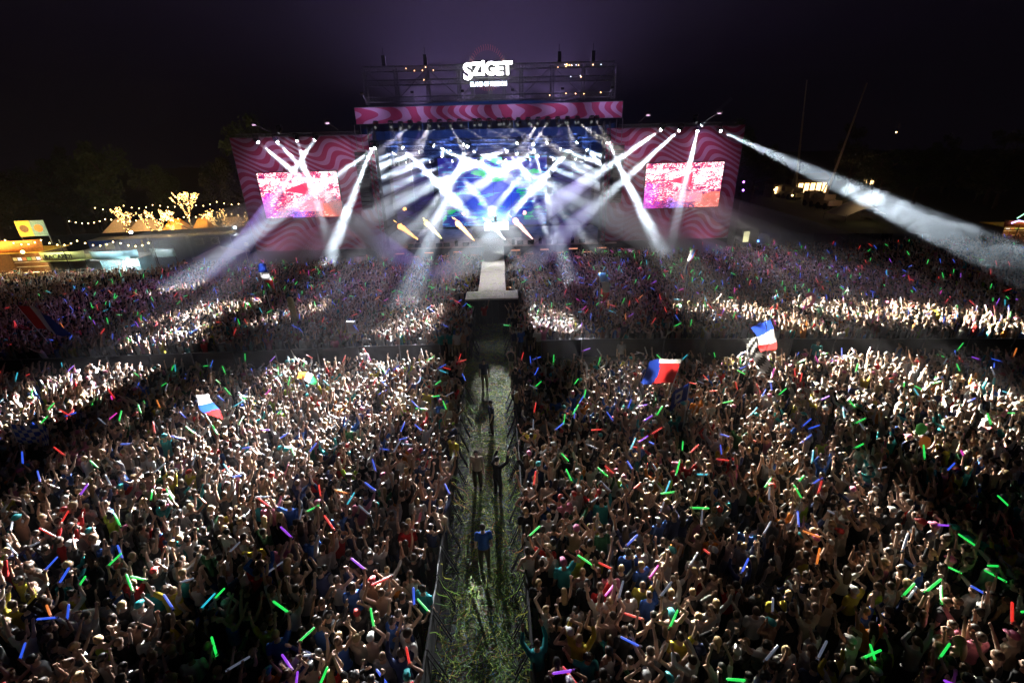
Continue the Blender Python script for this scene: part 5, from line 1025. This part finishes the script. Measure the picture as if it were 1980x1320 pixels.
for px_, py_, Y, c, lab in ((1498, 367, 105, 0, 'lone warm lamp left of the lit huts'), (1532, 378, 104, 0, 'low warm lamp before the lit pavilion'), (1593, 386, 100, 0, 'warm lamp near the foot of the leaning crane'), (1615, 388, 99, 0, 'second warm lamp near the foot of the leaning crane'), (1717, 494, 52, 1, 'white lamp standing in the dark right crowd edge'), (1466, 466, 53, 2, 'blue lamp on the kiosk beside the right wing'), (1733, 256, 140, 0, 'faint far lamp high on the right hillside'), (1438, 352, 60, 3, 'violet lamp behind the right wing wall'), (1437, 368, 60, 3, 'lower violet lamp behind the right wing wall')):
    p = atY(px_, py_, Y); o = thing('lamp', lab, 'lamp', p); mm = (BULBM, BULBW, emis('blue_bulb', (.08, .25, 1), 16, False), emis('violet_bulb', (.5, .15, 1), 10, False))[c]; r_ = .18 if Y > 80 else .12
    MB().ell((0, 0, 0), (r_, r_, r_), 8, 6).build('bulb', mm, o, True); MB().tube([(0, .1, -.1), (0, .1, -max(.5, p.z))], .04).build('post', BLACK, o)
ks = thing('kiosk', 'small dark kiosk with a yellow lit panel beside the right wing wall', 'kiosk', (29.6, 53.2, 0)); MB().bbox(-1, 1, -.7, .7, .05, 2.9).build('box', DARK, ks); MB().bbox(-.75, -.1, -.76, -.72, 1.5, 2.7).build('lit_panel', emis('kiosk_panel', (1, .95, .5), 1.2), ks); MB().bbox(-1.1, 1.1, -.8, .8, 2.92, 3.0).build('roof', GREYM, ks)
td = thing('marquee', 'pale swooping marquee tent on the dark right field', 'tent', (59, 75.5, 0), .1)
mb = MB(); nn = 10
for i in range(nn+1):
    u = i/nn*2-1
    for j in range(6): v_ = j/5*2-1; mb.v.append((u*3.6, v_*2.4, 1.0+2.2*(1-abs(u)**1.5)*(1-.5*v_*v_)))
for i in range(nn):
    for j in range(5): a = i*6+j; mb.f.append((a, a+6, a+7, a+1)); mb.m.append(0)
mb.build('canopy', TENT, td, True); mb = MB()
for a in (-1, 1):
    for b in (-1, 1): mb.tube([(a*3.5, b*2.3, 0), (a*3.5, b*2.3, 1.25)], .05)
mb.build('pole', STEEL, td); lamp_pt((58, 71.5, 3.5), 120, (1, .75, .4))
fr_ = thing('site_fence', 'dark slatted site fence running away from the right wing wall', 'fence', (30.5, 54.5, 0), -.18)
for k in range(16): MB().bbox(k*1.2+.02, k*1.2+1.16, 0, .06, .1, 2.1).build('panel', GREYM if k % 3 else DARK, fr_)
stall('food_stall', 'food stall with glowing orange counter and violet neon at the right edge of the field', (60.5, 50.5, 0), -.15, 5.5, 3, 2.6, BROWN, OR, .7, MENU, roofm=YW)
lamp_pt((60, 48.4, 4.2), 200, WARM); lamp_pt((60, 51.5, 2.2), 140, WARM)
nl = thing('neon_sign', 'curved violet and green neon strip above the right edge stall', 'neon sign', (58.2, 50.0, 3.2)); MB().tube([(-.8, 0, .0), (-.1, 0, .25), (.6, 0, .1), (1.4, 0, .2)], .07, 6).build('violet_tube', emis('neon_violet', (.5, .4, 1), 5), nl); MB().tube([(-.4, 0, .5), (.4, 0, 1.1), (1.2, 0, 1.7), (1.5, 0, 2.1)], .05, 6).build('green_tube', emis('neon_green', (.4, 1, .6), 2.5), nl)
MB().tube([(.3, .1, -3.2), (.3, .1, .3)], .05).build('post', BLACK, nl)
# ------------------------------------------------------------------ haze over the whole field
MB().bbox(-220, 220, -30, 260, -1, 46).build('haze', smoke_mat('haze_air', .00055, (.9, .86, .95)))['kind'] = 'stuff'
